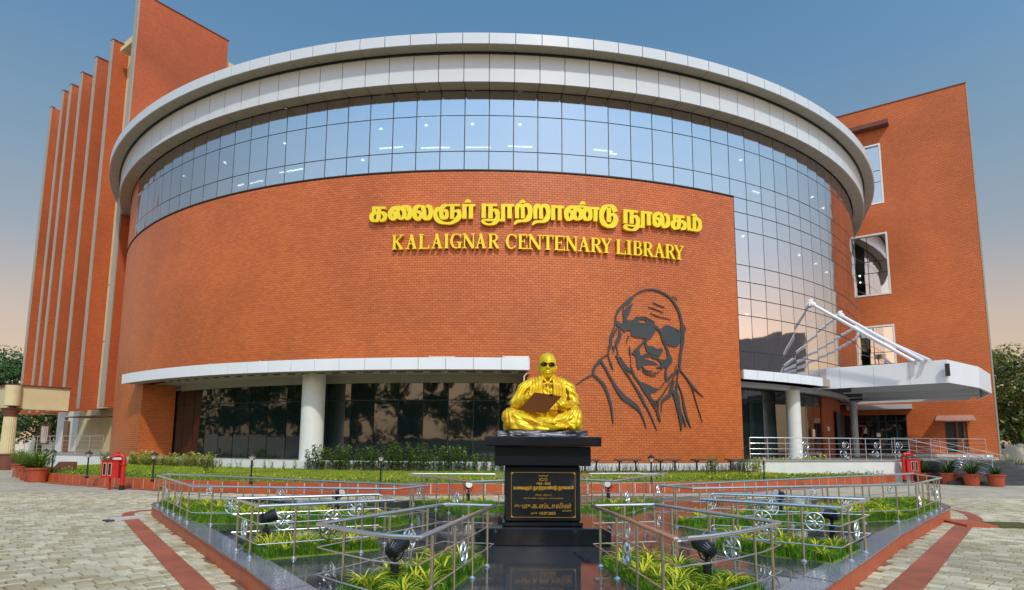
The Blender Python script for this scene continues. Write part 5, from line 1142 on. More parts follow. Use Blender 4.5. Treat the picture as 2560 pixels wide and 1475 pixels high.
# arms: sleeves, forearms
cap((-.28, .04, .70), (-.42, -.02, .46), .125, .105); cap((-.42, -.03, .44), (-.30, -.26, .50), .095, .060); cap((.45, .04, .70), (.53, -.02, .46), .125, .105); cap((.53, -.03, .44), (.33, -.26, .44), .095, .062)
for (x0, z0, x1, z1, y) in ((-.34, .74, -.46, .45, -.07), (-.26, .72, -.40, .42, -.12), (-.40, .66, -.50, .42, .0), (.50, .74, .57, .45, -.07), (.42, .72, .50, .42, -.11), (.56, .66, .61, .44, 0)): chain([(x0, y+.0, z0), ((x0+x1)/2+.01, y-.015, (z0+z1)/2), (x1, y, z1)], [.016, .022, .014])
for i in range(4): chain([(-.49+.035*i, -.10-.03*i, .40+.012*i), (-.42+.035*i, -.13-.035*i, .44+.01*i), (-.38+.03*i, -.07-.03*i, .53)], [.010, .014, .009]); chain([(.60-.04*i, -.08-.035*i, .38), (.55-.05*i, -.13-.035*i, .42), (.50-.045*i, -.06-.03*i, .51)], [.010, .014, .009])
# hands: palm, four fingers and a thumb each
def hand(c, fw, side, up, ln=.085, curl=.5):
    c, fw, side, up = Vector(c), Vector(fw).normalized(), Vector(side).normalized(), Vector(up).normalized()
    for k in (-1, 0, 1): cap(c+side*.022*k-fw*.03, c+side*.026*k+fw*.035, .024, .020)
    for i, l in enumerate((.85, 1.0, .94, .74)):
        b0 = c+fw*.045+side*(.033-.022*i); d1 = (fw*1+up*(-.1)).normalized(); p1 = b0+d1*ln*.45*l; p2 = p1+(fw*(1-curl)-up*curl).normalized()*ln*.33*l; p3 = p2+(fw*(1-2*curl)-up*curl*1.3).normalized()*ln*.26*l
        chain([tuple(b0), tuple(p1), tuple(p2), tuple(p3)], [.0125, .0115, .0105, .008])
    b0 = c+side*.042-fw*.015; chain([tuple(b0), tuple(b0+side*.028+fw*.025-up*.01), tuple(b0+side*.026+fw*.06-up*.022)], [.014, .0125, .009])
hand((-.255, -.33, .545), (.9, -.35, .15), (0.05, -.1, 1), (0, -1, .1), curl=.55)
hand((.255, -.34, .455), (-.75, -.3, .45), (.3, -.1, -.2), (0, -.6, .8), curl=.25)
cap((-.19, -.37, .56), (-.235, -.36, .66), .008, .006)
# dhoti: thighs, knees, crossed shins
cap((-.10, .08, .18), (-.50, -.20, .235), .17, .135); cap((.20, .08, .18), (.52, -.20, .235), .17, .135)
sph((-.51, -.18, .22), (.14, .17, .165)); sph((.53, -.18, .22), (.14, .17, .165)); cap((-.53, -.16, .10), (-.48, -.22, .10), .11, .11); cap((.55, -.16, .10), (.50, -.22, .10), .11, .11)
cap((-.48, -.26, .14), (.22, -.36, .085), .12, .075); cap((.50, -.26, .14), (-.05, -.30, .075), .12, .075); sph((0, -.1, .08), (.5, .26, .09)); sph((0, .15, .1), (.5, .28, .12)); sph((.02, -.22, .16), (.24, .16, .09))
# folds of the dhoti
for i in range(8):
    f = i/7; chain([(-.56+.05*i, -.24-.015*i, .355-.03*f-.01*i), (-.44+.045*i, -.345-.01*i, .24-.012*i), (-.22+.04*i, -.375, .135-.006*i), (.02+.03*i, -.39, .085-.004*i)], [.009, .019, .017, .009])
    chain([(.58-.045*i, -.22-.02*i, .365-.03*f-.01*i), (.50-.05*i, -.34-.012*i, .25-.014*i), (.38-.055*i, -.375, .17-.012*i), (.22-.04*i, -.385, .12-.008*i)], [.009, .019, .016, .008])
for i in range(5): chain([(-.57+.01*i, -.28-.01*i, .20-.035*i), (-.40, -.37, .115-.018*i), (-.15, -.40, .055-.006*i), (.10, -.41, .03)], [.012, .020, .018, .010])
for i in range(5): chain([(.60, -.20-.03*i, .34-.05*i), (.635-.02*i, -.20-.03*i, .20-.02*i), (.60-.02*i, -.24-.02*i, .06)], [.009, .017, .012])
for i in range(4): chain([(-.58, -.18-.03*i, .34-.04*i), (-.625+.02*i, -.18-.03*i, .20-.02*i), (-.59+.02*i, -.22-.02*i, .06)], [.009, .017, .012])
# feet: the near foot with five toes, the other peeping out at the middle
def foot(heel, toe, w=.042):
    heel, toe = Vector(heel), Vector(toe); d = (toe-heel).normalized(); cap(heel, heel.lerp(toe, .75), .042, .036); sd = Vector((0, 0, 1)).cross(d).normalized(); 
    cap(heel.lerp(toe, .4), heel.lerp(toe, .78)+sd*.02, .034, .03); cap(heel.lerp(toe, .4), heel.lerp(toe, .78)-sd*.02, .034, .03)
    for i in range(5): b0 = heel.lerp(toe, .8)+sd*(.04-.02*i); cap(b0, b0+d*(.055-.007*i)+Vector((0, 0, .006)), .014-.0012*i, .011-.0012*i, 4)
foot((.20, -.37, .075), (.42, -.42, .06)); foot((.05, -.38, .15), (.22, -.42, .13)) ; sph((.46, -.36, .06), (.07, .05, .05)); chain([(.38, -.42, .15), (.44, -.44, .10), (.50, -.43, .04)], [.012, .02, .02])
# shawl over both shoulders, collar, placket
for sx in (-1, 1):
    for i in range(6):
        x = .097+sx*(.085+.032*i)
        chain([(x-sx*.03, .10, .97-.035*i), (x-sx*.005, -.02, .965-.038*i), (x+sx*.02, -.135, .80-.01*i), (x+sx*.045, -.165, .60), (x+sx*.05, -.185, .44), (x+sx*.03, -.20, .34)], [.016, .021, .022, .020, .018, .012])
    chain([(.097+sx*.012, -.125, .80), (.097+sx*.05, -.12, .845), (.097+sx*.09, -.06, .875)], [.016, .022, .020]); chain([(.097+sx*.012, -.13, .80), (.097+sx*.055, -.155, .775), (.097+sx*.09, -.14, .80)], [.012, .016, .012])
    for i in range(3): chain([(.097+sx*.03*(i+1), -.135, .74-.03*i), (.097+sx*.05*(i+1), -.165, .64), (.097+sx*.03*(i+1), -.19, .52)], [.006, .010, .007])
chain([(.097, -.145, .79), (.10, -.172, .66), (.10, -.20, .50)], [.012, .014, .012])
me = bpy.data.meshes.new('body'); me.from_pydata(S.v, [], S.f); me.update()
bo_ = bpy.data.objects.new('body', me); col.objects.link(bo_)
md = bo_.modifiers.new('r', 'REMESH'); md.mode = 'VOXEL'; md.voxel_size = 0.0075; md.use_smooth_shade = True
ms = bo_.modifiers.new('s', 'SMOOTH'); ms.factor = 0.5; ms.iterations = 2
dg = bpy.context.evaluated_depsgraph_get(); me2 = bpy.data.meshes.new_from_object(bo_.evaluated_get(dg)); bo_.modifiers.clear(); bo_.data = me2; me2.materials.clear(); me2.materials.append(M['gold']); me2.polygons.foreach_set('use_smooth', [True]*len(me2.polygons))
bo_.name = 'body'; bo_.parent = stt; bpy.data.meshes.remove(me)
def fold(c):
    x, y, z = c; a = 0.0
    if y > .22: return 0.0
    if y < -.10 and .93 < z < 1.04:             # open smile and cheek creases
        mx = x-.097; zc = .972+.9*mx*mx*6
        if abs(mx) < .052 and abs(z-zc) < .0085: return -.016
        if .93 < z < 1.03 and abs(abs(mx)-(.062+.35*(1.03-z)*.5)) < .007: return -.008
        return 0.0
    if y < -.10 and 1.15 < z < 1.21: return .0035*sin((z+.2*(x-.097)**2)*2*pi/.02)
    dx = abs(x-.097)
    if z < .42 and y < .1:                      # dhoti: folds fan out from each knee
        s_ = -1 if x < .03 else 1; kx = .03+s_*.60; ang = atan2(z-.47, (x-kx)*-s_)
        a = .0115*(abs(sin(ang*11+.8*sin(x*9)))*1.6-.8)*min(1, (.46-z)/.08)*min(1, dx/.1)
        if z > .37 and dx < .2: a = 0
    if .36 < z < .96 and .075 < dx < .275 and y < .12: a = .010*sin((dx+.05*(z-.6))*2*pi/.047)*min(1, (z-.34)/.1)
    if .45 < z < .80 and dx < .07 and y < 0: a = .004*sin(z*60+x*40)
    if .42 < z < .80 and dx >= .30: a = .0085*sin((z*1.0+dx*.9*(1 if x > 0 else 1.1))*52+3*sin(x*7))
    return a
nrm = [v.normal.copy() for v in me2.vertices]
for v, n_ in zip(me2.vertices, nrm):
    hnd = (abs(v.co.x+.255) < .12 and v.co.z > .47 and v.co.z < .62 and v.co.y < -.25) or (abs(v.co.x-.25) < .12 and .40 < v.co.z < .56 and v.co.y < -.25) or (v.co.x > .02 and v.co.x < .52 and v.co.z < .2 and v.co.y < -.35)
    if not hnd: v.co += n_*fold(v.co)
    if v.co.z < 0.0: v.co.z = 0.0
P = [Vector(q) for q in ((-.375, -.36, .34), (.045, -.38, .28), (.297, -.49, .55), (-.13, -.47, .61))]; P[1] = P[0]+P[2]-P[3]; nn = (P[1]-P[0]).cross(P[3]-P[0]).normalized()*.012
B = MB(); B.hexa([p-nn*.5 for p in P]+[p+nn*.5 for p in P]); B.build('writing_board', mat('bronze_board', (.33, .11, .03), .35, .6), stt)
B = MB(); c = P[2].lerp(P[3], .38); B.obox(c+Vector((-.025, -.012, -.012)), (.05, 0, -.005), (0, .03, 0), (0, 0, .024)); B.build('board_clip', M['lens'], stt)
B = MB()
for sx in (-1, 1):
    cx_ = .097+sx*.061; pr_ = [(.058*cos(a)*(1 if abs(cos(a)) < .7 else .97), .040*sin(a)) for a in [2*pi*i/20 for i in range(20)]]
    B.add([(cx_+x, -.172-.0*abs(x)+(.02 if sx*x > .03 else 0), 1.10+z-.003*sx) for x, z in pr_]+[(cx_+x*.85, -.186, 1.10+z*.8-.003*sx) for x, z in pr_]+[(cx_, -.188, 1.10)], [(i, (i+1) % 20, 20+(i+1) % 20, 20+i) for i in range(20)]+[(20+i, 20+(i+1) % 20, 40) for i in range(20)])
    B.tube([(.097+sx*.104, -.155, 1.108), (.097+sx*.137, -.06, 1.10), (.097+sx*.143, .02, 1.09)], .007, 6)
B.tube([(.085, -.186, 1.108), (.097, -.188, 1.111), (.109, -.186, 1.108)], .007, 6)
B.build('sunglasses', M['lens'], stt, smooth=True)
# ------------------------------------------------------------------ planted beds, railings with wheel emblems, floodlights
def px(z, *L): return [tuple(atz(u, v, z))[:2] for u, v in L]
BEDS = [
 ('back left of the pedestal', 0.965, px(.965, (1022.5, 1184.7), (1239.5, 1186))+[(0.15, 13.3)]+px(.965, (1178.4, 1204.6)), (0, 1, 0, 2), 3),
 ('far left corner of the platform', 0.925, px(.925, (393.7, 1188.2), (425.9, 1185), (1068.5, 1214.3), (993, 1222.5), (483.6, 1215.6)), (0, 3, 0, 2, 2), 1),
 ('middle left of the platform', 0.925, px(.925, (582.8, 1246.3), (947.6, 1235.9), (983.3, 1250.4), (650.2, 1265.5)), (2, 0, 2, 1), 2),
 ('front left beside the plinth', 0.93, px(.93, (795.6, 1310.2), (1110.2, 1260.8), (1234.9, 1264.7), (1047.9, 1344.8), (985, 1341), (928, 1335), (855, 1322)), (1, 0, 1, 0, 0, 1, 0), 2),
 ('back right of the pedestal', 0.99, px(.99, (1472.4, 1184.6), (1665.4, 1183), (1536, 1202.5))+[(1.25, 13.3)], (0, 2, 0, 0), 3),
 ('far right corner of the platform', 0.965, px(.965, (1650.9, 1213.6), (2283.9, 1183.5), (2353.1, 1194.4), (2280, 1211.4), (1730, 1221)), (3, 1, 2, 2, 0), 1),
 ('middle right of the platform', 0.95, px(.95, (1780.4, 1234.4), (2171.6, 1248), (2098.5, 1269.4), (1752.5, 1248.2)), (2, 1, 2, 0), 2),
 ('front right beside the plinth', 0.935, px(.935, (1482, 1264.4), (1637.2, 1261.1), (1948.5, 1306.5), (1905, 1320), (1841, 1331.5), (1770, 1341.5), (1693.7, 1348.6)), (0, 1, 0, 1, 0, 0, 1), 2)]
WR = 0.128
wm = MB(); wm.tube([(WR*cos(a), 0, WR*sin(a)) for a in [2*pi*i/28 for i in range(28)]], 0.0105, 8, closed=True); wm.ball((0, 0, 0), (.02, .012, .02), 10, 6); wheel_me = wm.mesh('wheel_emblem', M['steel'], smooth=True)
sm = MB(); sm.tube([(0, 0, .018), (0, 0, .05), (0, 0, .085), (0, 0, .112)], [.004, .013, .015, .002], 8); spoke_me = sm.mesh('spoke', M['steel'], smooth=True)
bm_ = MB(); bm_.lathe([(.0, 0), (.045, 0), (.045, .006), (.034, .014), (.022, .026), (.014, .03)], (0, 0, 0), 16); cap_me = bm_.mesh('base_cap', M['steel'], smooth=True)
grass_pts = {}
SPT = []
for bi, (where, zt, loop, wheels, size) in enumerate(BEDS):
    e = empty('bed_railing', 'stainless railing with wheel emblems round the grass bed %s' % where, 'railing', 'bed railings on the platform', loc=(*loop[0], PZ))
    def q(o): o.parent = e; return o
    H = zt-PZ; L_ = [Vector((x-loop[0][0], y-loop[0][1], 0)) for x, y in loop]; n = len(L_)
    cen = sum(L_, Vector())/n
    B = MB(); B.tube([p+Vector((0, 0, H)) for p in L_], .021, 12, closed=True); q(B.build('top_rail', M['steel'], smooth=True))
    for f in (.68, .31): B = MB(); B.tube([p+Vector((0, 0, H*f)) for p in L_], .0072, 8, closed=True); q(B.build('mid_rail', M['steel'], smooth=True))
    # posts: stand a little in from the corners
    per = []
    for i in range(n):
        a, c = L_[i], L_[(i+1) % n]; ln = (c-a).length; k = max(1, int(round(ln/0.78))) if ln > .55 else 0
        if k == 0: continue
        for j in range(k): per.append((a.lerp(c, (j+.5)/k)))
        for w in range(wheels[i]):
            f = (w+0.5)/wheels[i]; jj = round(f*k)/k if k > 1 else 0.5
            if k > 1 and (jj <= 0 or jj >= 1): jj = 1/k if jj <= 0 else (k-1)/k
            if k == 1: jj = 0.28
            p = a.lerp(c, jj); d = (c-a).normalized(); ang = atan2(d.y, d.x)
            o = link('wheel_emblem', wheel_me, e, (p.x, p.y, H*.495), ang)
            for s_ in range(8):
                so = link('spoke', spoke_me, o); so.rotation_euler = (0, 2*pi*s_/8, 0)
    for p in per:
        B = MB(); B.tube([(0, 0, 0), (0, 0, H-.012)], .0155, 10); o = B.build('post', M['steel_post'], e, smooth=True, loc=(p.x, p.y, 0)); link('base_cap', cap_me, e, (p.x, p.y, .002))
    # grass mat inside
    G_ = [tuple(Vector((*loop[0], 0))+cen+(p-cen)*(1-0.16/max(.5, (p-cen).length))) for p in L_]
    G2 = [(g_[0], g_[1]) for g_ in G_]
    x0, x1 = min(p[0] for p in G2), max(p[0] for p in G2); y0, y1 = min(p[1] for p in G2), max(p[1] for p in G2)
    area = abs(sum(G2[i][0]*G2[(i+1) % n][1]-G2[(i+1) % n][0]*G2[i][1] for i in range(n)))/2
    dens = {1: 1500, 2: 3400, 3: 1300}[size]; rr = random.Random(100+bi); pts = []
    while len(pts) < area*dens:
        x, y = rr.uniform(x0, x1), rr.uniform(y0, y1)
        if inpoly(x, y, G2):
            hump = min(1, distpoly(x, y, G2)/.25)
            pts.append((x, y, PZ+0.02*hump+.05*hump*(0.5+0.5*sin(x*5+bi)*cos(y*4))))
    gb = empty('grass_bed', loc=(0, 0, 0)) if False else None
    S_ = MB(); S_.prism(G2, PZ-.003, PZ+.012); so = S_.build('bed_soil', M['lawn_soil']); so['kind'] = 'structure'
    g_o = blades('bed_grass', pts, 0.095, 0.010, 'grass', 200+bi, lean=.8); tag(g_o, kind='stuff')
    grass_pts[bi] = (G2, area)
# yellow-green spider plants in tufts
tufts = []
for v in range(6):
    r = random.Random(500+v); B = MB()
    for i in range(20):
        a = r.uniform(0, 2*pi); ln = r.uniform(.13, .25); w = r.uniform(.006, .010); up = r.uniform(.55, 1.25); B.cr = r.random()
        P = []
        for j in range(6):
            f = j/5; P.append((cos(a)*ln*f*(.55+.5*f), sin(a)*ln*f*(.55+.5*f), .05+up*ln*(f-.55*f*f*f)))
        V = []
        for j, p in enumerate(P): ww = w*(1.0-.9*(j/5)**2); V += [(p[0]-sin(a)*ww, p[1]+cos(a)*ww, p[2]), (p[0], p[1], p[2]-ww*.5), (p[0]+sin(a)*ww, p[1]-cos(a)*ww, p[2])]
        B.add(V, [(3*j+c, 3*j+1+c, 3*j+4+c, 3*j+3+c) for j in range(5) for c in (0, 1)])
    tufts.append(B.mesh('spider_plant', M['spider']))
for bi, (where, zt, loop, wheels, size) in enumerate(BEDS):
    G2, area = grass_pts[bi]; r = random.Random(700+bi); nt_ = {0: 6, 1: 44, 2: 16, 3: 13, 4: 8, 5: 52, 6: 15, 7: 16}[bi]; k = 0; used = []
    x0, x1 = min(p[0] for p in G2), max(p[0] for p in G2); y0, y1 = min(p[1] for p in G2), max(p[1] for p in G2)
    for tr_ in range(3000):
        if k >= nt_: break
        x, y = r.uniform(x0, x1), r.uniform(y0, y1)
        if inpoly(x, y, G2) and distpoly(x, y, G2) > .1 and all(hypot(x-a, y-c) > .24 for a, c in used):
            used.append((x, y)); k += 1
            o = link('spider_plant', tufts[r.randint(0, 5)], None, (x, y, PZ+.0), r.uniform(0, 6.28)); s_ = r.uniform(1.0, 1.4); o.scale = (s_, s_, s_)
            tag(o, 'yellow-green spider plant tuft in the grass bed %s' % where, 'plant', 'spider plants in the bed %s' % where)
# floodlights
def floodlight(x, y, where, tgt=(0.5, 10.2), el=20, hz=.62):
    e = empty('floodlight', 'black round floodlight on a short post in the bed %s' % where, 'floodlight', 'floodlights aimed at the statue', loc=(x, y, PZ))
    B = MB(); B.lathe([(.105, 0), (.105, .05), (.09, .07), (.05, .075)], (0, 0, 0), 24); B.build('base', M['iron'], e, smooth=True)
    B = MB(); B.lathe([(.043, .07), (.043, hz-PZ-.13), (.05, hz-PZ-.13), (.05, hz-PZ-.10), (.02, hz-PZ-.09), (.02, hz-PZ-.04)], (0, 0, 0), 20); B.build('post', M['iron'], e, smooth=True)
    d = Vector((tgt[0]-x, tgt[1]-y, 0)).normalized()*cos(radians(el))+Vector((0, 0, sin(radians(el)))); c = Vector((0, 0, hz-PZ+.05))
    B = MB(); B.tube([c-d*.10, c-d*.095, c-d*.03, c+d*.06, c+d*.14], [.04, .056, .066, .082, .088], 24, cap=True); h = B.build('lamp_head', M['iron'], e, smooth=True)
    B = MB(); B.tube([c+d*.136, c+d*.143], [.076, .076], 24); o = B.build('lens', M['lamp_glass'], h)
    B = MB(); sd = d.cross(Vector((0, 0, 1))).normalized()
    B.tube([c+sd*.11*cos(a)+Vector((0, 0, -1))*.125*max(0, sin(a)) for a in [pi*i/10 for i in range(11)]], .008, 6); B.build('yoke', M['iron'], e)
    B = MB(); upv = sd.cross(d).normalized()
    for i in range(18):
        a = 2*pi*i/18; rd = sd*cos(a)+upv*sin(a); B.tube([c-d*.09+rd*.045, c-d*.02+rd*.09], .006, 4)
    B.build('cooling_fins', M['iron'], e)
for x, y, bi, hz in ((-1.18, 6.5, 3, .60), (-3.42, 8.88, 2, .62), (-3.42, 12.4, 1, .66), (-1.03, 15.1, 0, .66), (2.35, 15.3, 4, .68), (5.45, 12.8, 5, .68), (4.8, 9.5, 6, .64), (2.03, 6.62, 7, .60)):
    floodlight(x, y, BEDS[bi][0], hz=hz, tgt=((0.5, 10.2) if bi not in (0, 4) else (0.5, 8)))
# ------------------------------------------------------------------ garden lamps
def garden_lamp(p, label):
    e = empty('garden_lamp', label, 'lamp', 'black lantern posts in the garden', loc=tuple(p))
    B = MB(); B.lathe([(.06, -.05), (.06, .02), (.035, .05), (.026, .12), (.026, .66), (.04, .68), (.022, .70), (.03, .735)], (0, 0, 0), 14); B.build('post', M['iron'], e, smooth=True)
    B = MB(); V = [(.045*sx, .045*sy, .74) for sx, sy in ((-1, -1), (1, -1), (1, 1), (-1, 1))]+[(.085*sx, .085*sy, .865) for sx, sy in ((-1, -1), (1, -1), (1, 1), (-1, 1))]; B.hexa(V); ln = B.build('lantern_glass', M['lamp_glass'], e)
    B = MB()
    for sx, sy in ((-1, -1), (1, -1), (1, 1), (-1, 1)): B.tube([(.046*sx, .046*sy, .735), (.088*sx, .088*sy, .868)], .006, 4)
    B.build('lantern_frame', M['iron'], e)
    B = MB(); B.lathe([(.125, .862), (.13, .872), (.09, .925), (.03, .955), (.014, .965), (.016, .985), (.004, 1.01)], (0, 0, 0), 8); B.build('cap', M['iron'], e)
for (u, v), lab in zip(((111, 1171), (129, 1180), (217, 1192), (381, 1201), (627, 1206), (951, 1208), (1629, 1206), (1911, 1197), (2121, 1187)),
    ('black lantern post, leftmost and farthest, behind the potted plants', 'black lantern post second from the left, by the end of the pots', 'black lantern post on the lawn left of the red hose box', 'black lantern post right of the red hose box', 'black lantern post standing before the left part of the dark glazing', 'black lantern post before the green shrubs left of the pedestal', 'black lantern post before the benches under the wall portrait', 'black lantern post at the yellow hedge right of the brick edge', 'black lantern post, rightmost, near the white terrace wall')):
    garden_lamp(atz(u, v, .40), lab)
# ------------------------------------------------------------------ hose boxes and hydrant pipes
def hose(x, y, side, label, hp=1.22, hb=.55):
    e = empty('fire_hose_cabinet', label, 'hydrant', loc=(x, y, 0)); s = side
    B = MB(); B.lathe([(.085, 0), (.085, .17)], (0, 0, 0), 16); B.build('pipe_foot', M['iron'], e, smooth=True)
    B = MB(); B.tube([(0, 0, .17), (0, 0, hp-.12), (s*.03, 0, hp-.03), (s*.11, 0, hp+.02), (s*.34, -.02, hp+.01)], .078, 14); B.lathe([(.11, hp-.34), (.11, hp-.27)], (0, 0, 0), 14); B.build('standpipe', M['red_paint'], e, smooth=True)
    B = MB(); B.ball((s*.30, -.02, hp+.03), (.12, .08, .07)); B.tube([(s*.25, -.05, hp), (s*.42, -.2, hp-.05)], .05, 10); B.tube([(s*.34, 0, hp+.1), (s*.2, 0, hp+.1)], .045, 8); B.build('valve', M['red_paint'], e, smooth=True)
    B = MB(); B.tube([(s*.42, -.2, hp-.05), (s*.46, -.24, hp-.07)], .035, 10); B.build('nozzle', M['steel'], e, smooth=True)
    x0, x1 = (.1, .72) if s > 0 else (-.72, -.1)
    B = MB(); B.box(x0, x1, -.12, .14, hb-.12, hb+.50); B.box(x0-.03, x1+.03, -.16, .17, hb+.50, hb+.525); B.box(x0+.24, x0+.29, -.02, .04, 0, hb-.12); bx = B.build('cabinet', M['red_paint'], e)
    for k in (0, 1):
        wx = (x0+.08+.19*k) if s < 0 else (x0+.2+.19*k)
        B = MB(); B.box(wx-.015, wx+.105, -.135, -.122, hb-.03, hb+.42); B.build('window_trim', M['grout'], bx)
        B = MB(); B.box(wx, wx+.09, -.142, -.136, hb-.01, hb+.40); B.build('cabinet_window', M['glass_dark'], bx)
    return e
hose(-14.05, 22.75, -1, 'red fire hose cabinet with standpipe on the paving at the left of the lawn')
hose(18.75, 30.0, 1, 'red hydrant pipe with elbow and small red cabinet beside the right pots', 1.36, .62)
# ------------------------------------------------------------------ potted plants
def pot(x, y, label, k=1.0, kind='leaf_pot', group='potted plants', fh=.55, seed=1, square=False, n=70, fr=.5):
    e = empty('potted_plant', label, 'potted plant', group, loc=(x, y, 0))
    B = MB(); B.lathe([(.25*k, 0), (.27*k, .02), (.34*k, .46*k), (.385*k, .47*k), (.385*k, .53*k), (.35*k, .53*k), (.34*k, .48*k)], (0, 0, 0), 28); B.build('pot', M['pot'], e, smooth=True)
    B = MB(); B.lathe([(.0, .47*k), (.34*k, .48*k)], (0, 0, 0), 20); B.build('soil', M['soil'], e)
    r = random.Random(seed); B = MB()
    for i in range(n):
        a = r.uniform(0, 2*pi); ln = fh*r.uniform(.6, 1.1); up = r.uniform(.25, 1.1); w = r.uniform(.012, .024); B.cr = r.random(); b0 = r.uniform(0, .12)*k
        P = [(cos(a)*(b0+ln*fr*f*(.5+.7*f)), sin(a)*(b0+ln*fr*f*(.5+.7*f)), .48*k+ln*up*(f-.5*f**3)+.03) for f in [j/5 for j in range(6)]]
        V = []
        for j, p in enumerate(P): ww = w*sin(pi*(.12+.86*j/5)); V += [(p[0]-sin(a)*ww, p[1]+cos(a)*ww, p[2]), (p[0]+sin(a)*ww, p[1]-cos(a)*ww, p[2])]
        B.add(V, [(2*j, 2*j+1, 2*j+3, 2*j+2) for j in range(5)])
    B.build('foliage', M[kind], e); return e
pot(19.95, 30.5, 'terracotta pot of bushy strap leaves next to the red hydrant cabinet', .92, seed=1, fh=1.15, n=150, fr=.6)
pot(20.35, 29.25, 'terracotta pot with a tall upright plant, second from the red cabinet', seed=2, fh=1.2, n=130, fr=.5)
pot(20.75, 28.35, 'terracotta pot of low spreading leaves, third from the red cabinet', seed=3, fh=1.0, fr=.75, n=150)
pot(21.5, 27.9, 'terracotta pot at the right end of the front row, before the curved steps', seed=4, fh=.75, n=110, fr=.6)
for i, ((u, v), lab) in enumerate(zip(((2482, 1163), (2511, 1164), (2541, 1164), (2440, 1170), (2500, 1166)), ('terracotta pot under the tree, just right of the brick wing', 'terracotta pot under the tree, second right of the wing', 'terracotta pot at the right edge of the picture', 'terracotta pot behind the far stair rail', 'terracotta pot between the far stair rail and the tree'))):
    p = atz(u, v, 0); d = 42/hypot(p.x, p.y) if i != 3 else 38/hypot(p.x, p.y); pot(p.x*d, p.y*d, lab, 1.0, seed=20+i, fh=1.1, n=120, fr=.6, kind='leaf_mid')
for i, ((u, v), k, lab) in enumerate((((92, 1205), 1.15, 'large terracotta pot of feathery yellow-green leaves, nearest of the left group'), ((80, 1203), 1.05, 'terracotta pot second in the left row, behind the nearest pot'), ((69, 1199), 1.05, 'terracotta pot third in the left row'), ((59, 1194), 1.05, 'terracotta pot fourth in the left row'), ((43, 1182), .95, 'terracotta pot standing farthest left beside the beige column'))):
    p = atz(u, v, 0); pot(p.x, p.y, lab, k, kind='leaf_mid', seed=40+i, fh=1.35, n=190, fr=.5)
# ------------------------------------------------------------------ benches under the portrait
for (u0, u1), lab in zip(((1452, 1495), (1534, 1595), (1636, 1691), (1726, 1779), (1810, 1861)), ('grey slab bench nearest the pedestal, half hidden by it', 'grey slab bench left of the lantern post', 'grey slab bench just right of the lantern post', 'grey slab bench second from the brick wall\'s right edge', 'grey slab bench at the brick wall\'s right edge')):
    p0 = oncyl(u0, 1150, 29.15); p1 = oncyl(u1, 1150, 29.15); p0.z = p1.z = 1.06; d = p1-p0; nrm = Vector((d.y, -d.x, 0)).normalized()
    e = empty('garden_bench', lab, 'bench', 'slab benches along the brick wall', loc=tuple((p0+p1)/2))
    def q(o): o.parent = e; o.matrix_parent_inverse = Matrix.Translation(-e.location); return o
    B = MB(); B.obox(p0+Vector((0, 0, 0)), d, nrm*.36, (0, 0, .07)); q(B.build('seat', M['ramp_stone']))
    for f in (.17, .83):
        B = MB(); B.tube([p0+d*f+nrm*.18+Vector((0, 0, -.42)), p0+d*f+nrm*.18], .035, 8); B.obox(p0+d*f-d.normalized()*.05+nrm*.05+Vector((0, 0, -.05)), d.normalized()*.1, nrm*.26, (0, 0, .05)); q(B.build('leg', M['iron']))
# ------------------------------------------------------------------ shrubs along the plinth
def shrub_mesh(kind, h, w, seed, nst, leaf, per):
    r = random.Random(seed); B = MB(); St = MB()
    for i in range(nst):
        a = r.uniform(0, 2*pi); x, y = cos(a)*w*.35*r.random(), sin(a)*w*.35*r.random(); tx, ty = x+r.uniform(-.5, .5)*w*.5, y+r.uniform(-.5, .5)*w*.5; hh = h*r.uniform(.55, 1.05)
        St.tube([(x, y, 0), ((x+tx)/2, (y+ty)/2, hh*.55), (tx, ty, hh)], [.008, .006, .003], 4)
        for j in range(per):
            f = .15+.85*(j+r.random())/per; c = Vector((x+(tx-x)*f, y+(ty-y)*f, hh*f)); b_ = r.uniform(0, 2*pi); ln = leaf*r.uniform(.7, 1.2)
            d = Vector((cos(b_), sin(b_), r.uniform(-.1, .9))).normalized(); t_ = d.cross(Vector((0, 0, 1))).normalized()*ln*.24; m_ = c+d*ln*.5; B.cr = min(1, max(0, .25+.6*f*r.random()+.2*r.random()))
            B.add([c, m_+t_, c+d*ln, m_-t_], [(0, 1, 2, 3)])
    return B.mesh('foliage', M[kind]), St.mesh('stem', M['bark'])
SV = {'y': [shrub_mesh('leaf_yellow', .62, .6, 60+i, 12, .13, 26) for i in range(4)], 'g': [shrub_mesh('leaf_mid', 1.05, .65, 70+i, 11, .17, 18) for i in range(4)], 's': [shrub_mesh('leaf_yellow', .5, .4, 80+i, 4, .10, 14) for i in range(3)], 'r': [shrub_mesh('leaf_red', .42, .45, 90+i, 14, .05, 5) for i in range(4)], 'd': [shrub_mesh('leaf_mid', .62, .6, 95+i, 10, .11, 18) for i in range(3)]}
def shrub(a, kind, label, group, sc_=1.0, R=29.12):
    vs = SV[kind]; r = R_; fm, sm_ = vs[r.randint(0, len(vs)-1)]; p = pol(R+r.uniform(-.12, .12), a, .56 if a > -40 else .48)
    e = empty('shrub', label, 'shrub', group, loc=tuple(p), rz=r.uniform(0, 6.28)); s_ = sc_*r.uniform(.85, 1.15); e.scale = (s_, s_, s_)
    link('foliage', fm, e); link('stem', sm_, e)
a = -39.3
while a < -25: shrub(a, 'y', 'low yellow-green shrub before the brick and glass at the left end of the plinth', 'yellow shrubs at the left of the plinth'); a += .85
while a < -15.6: shrub(a, 's', 'small sparse shrub before the white column', 'sparse shrubs near the white column'); a += 1.15
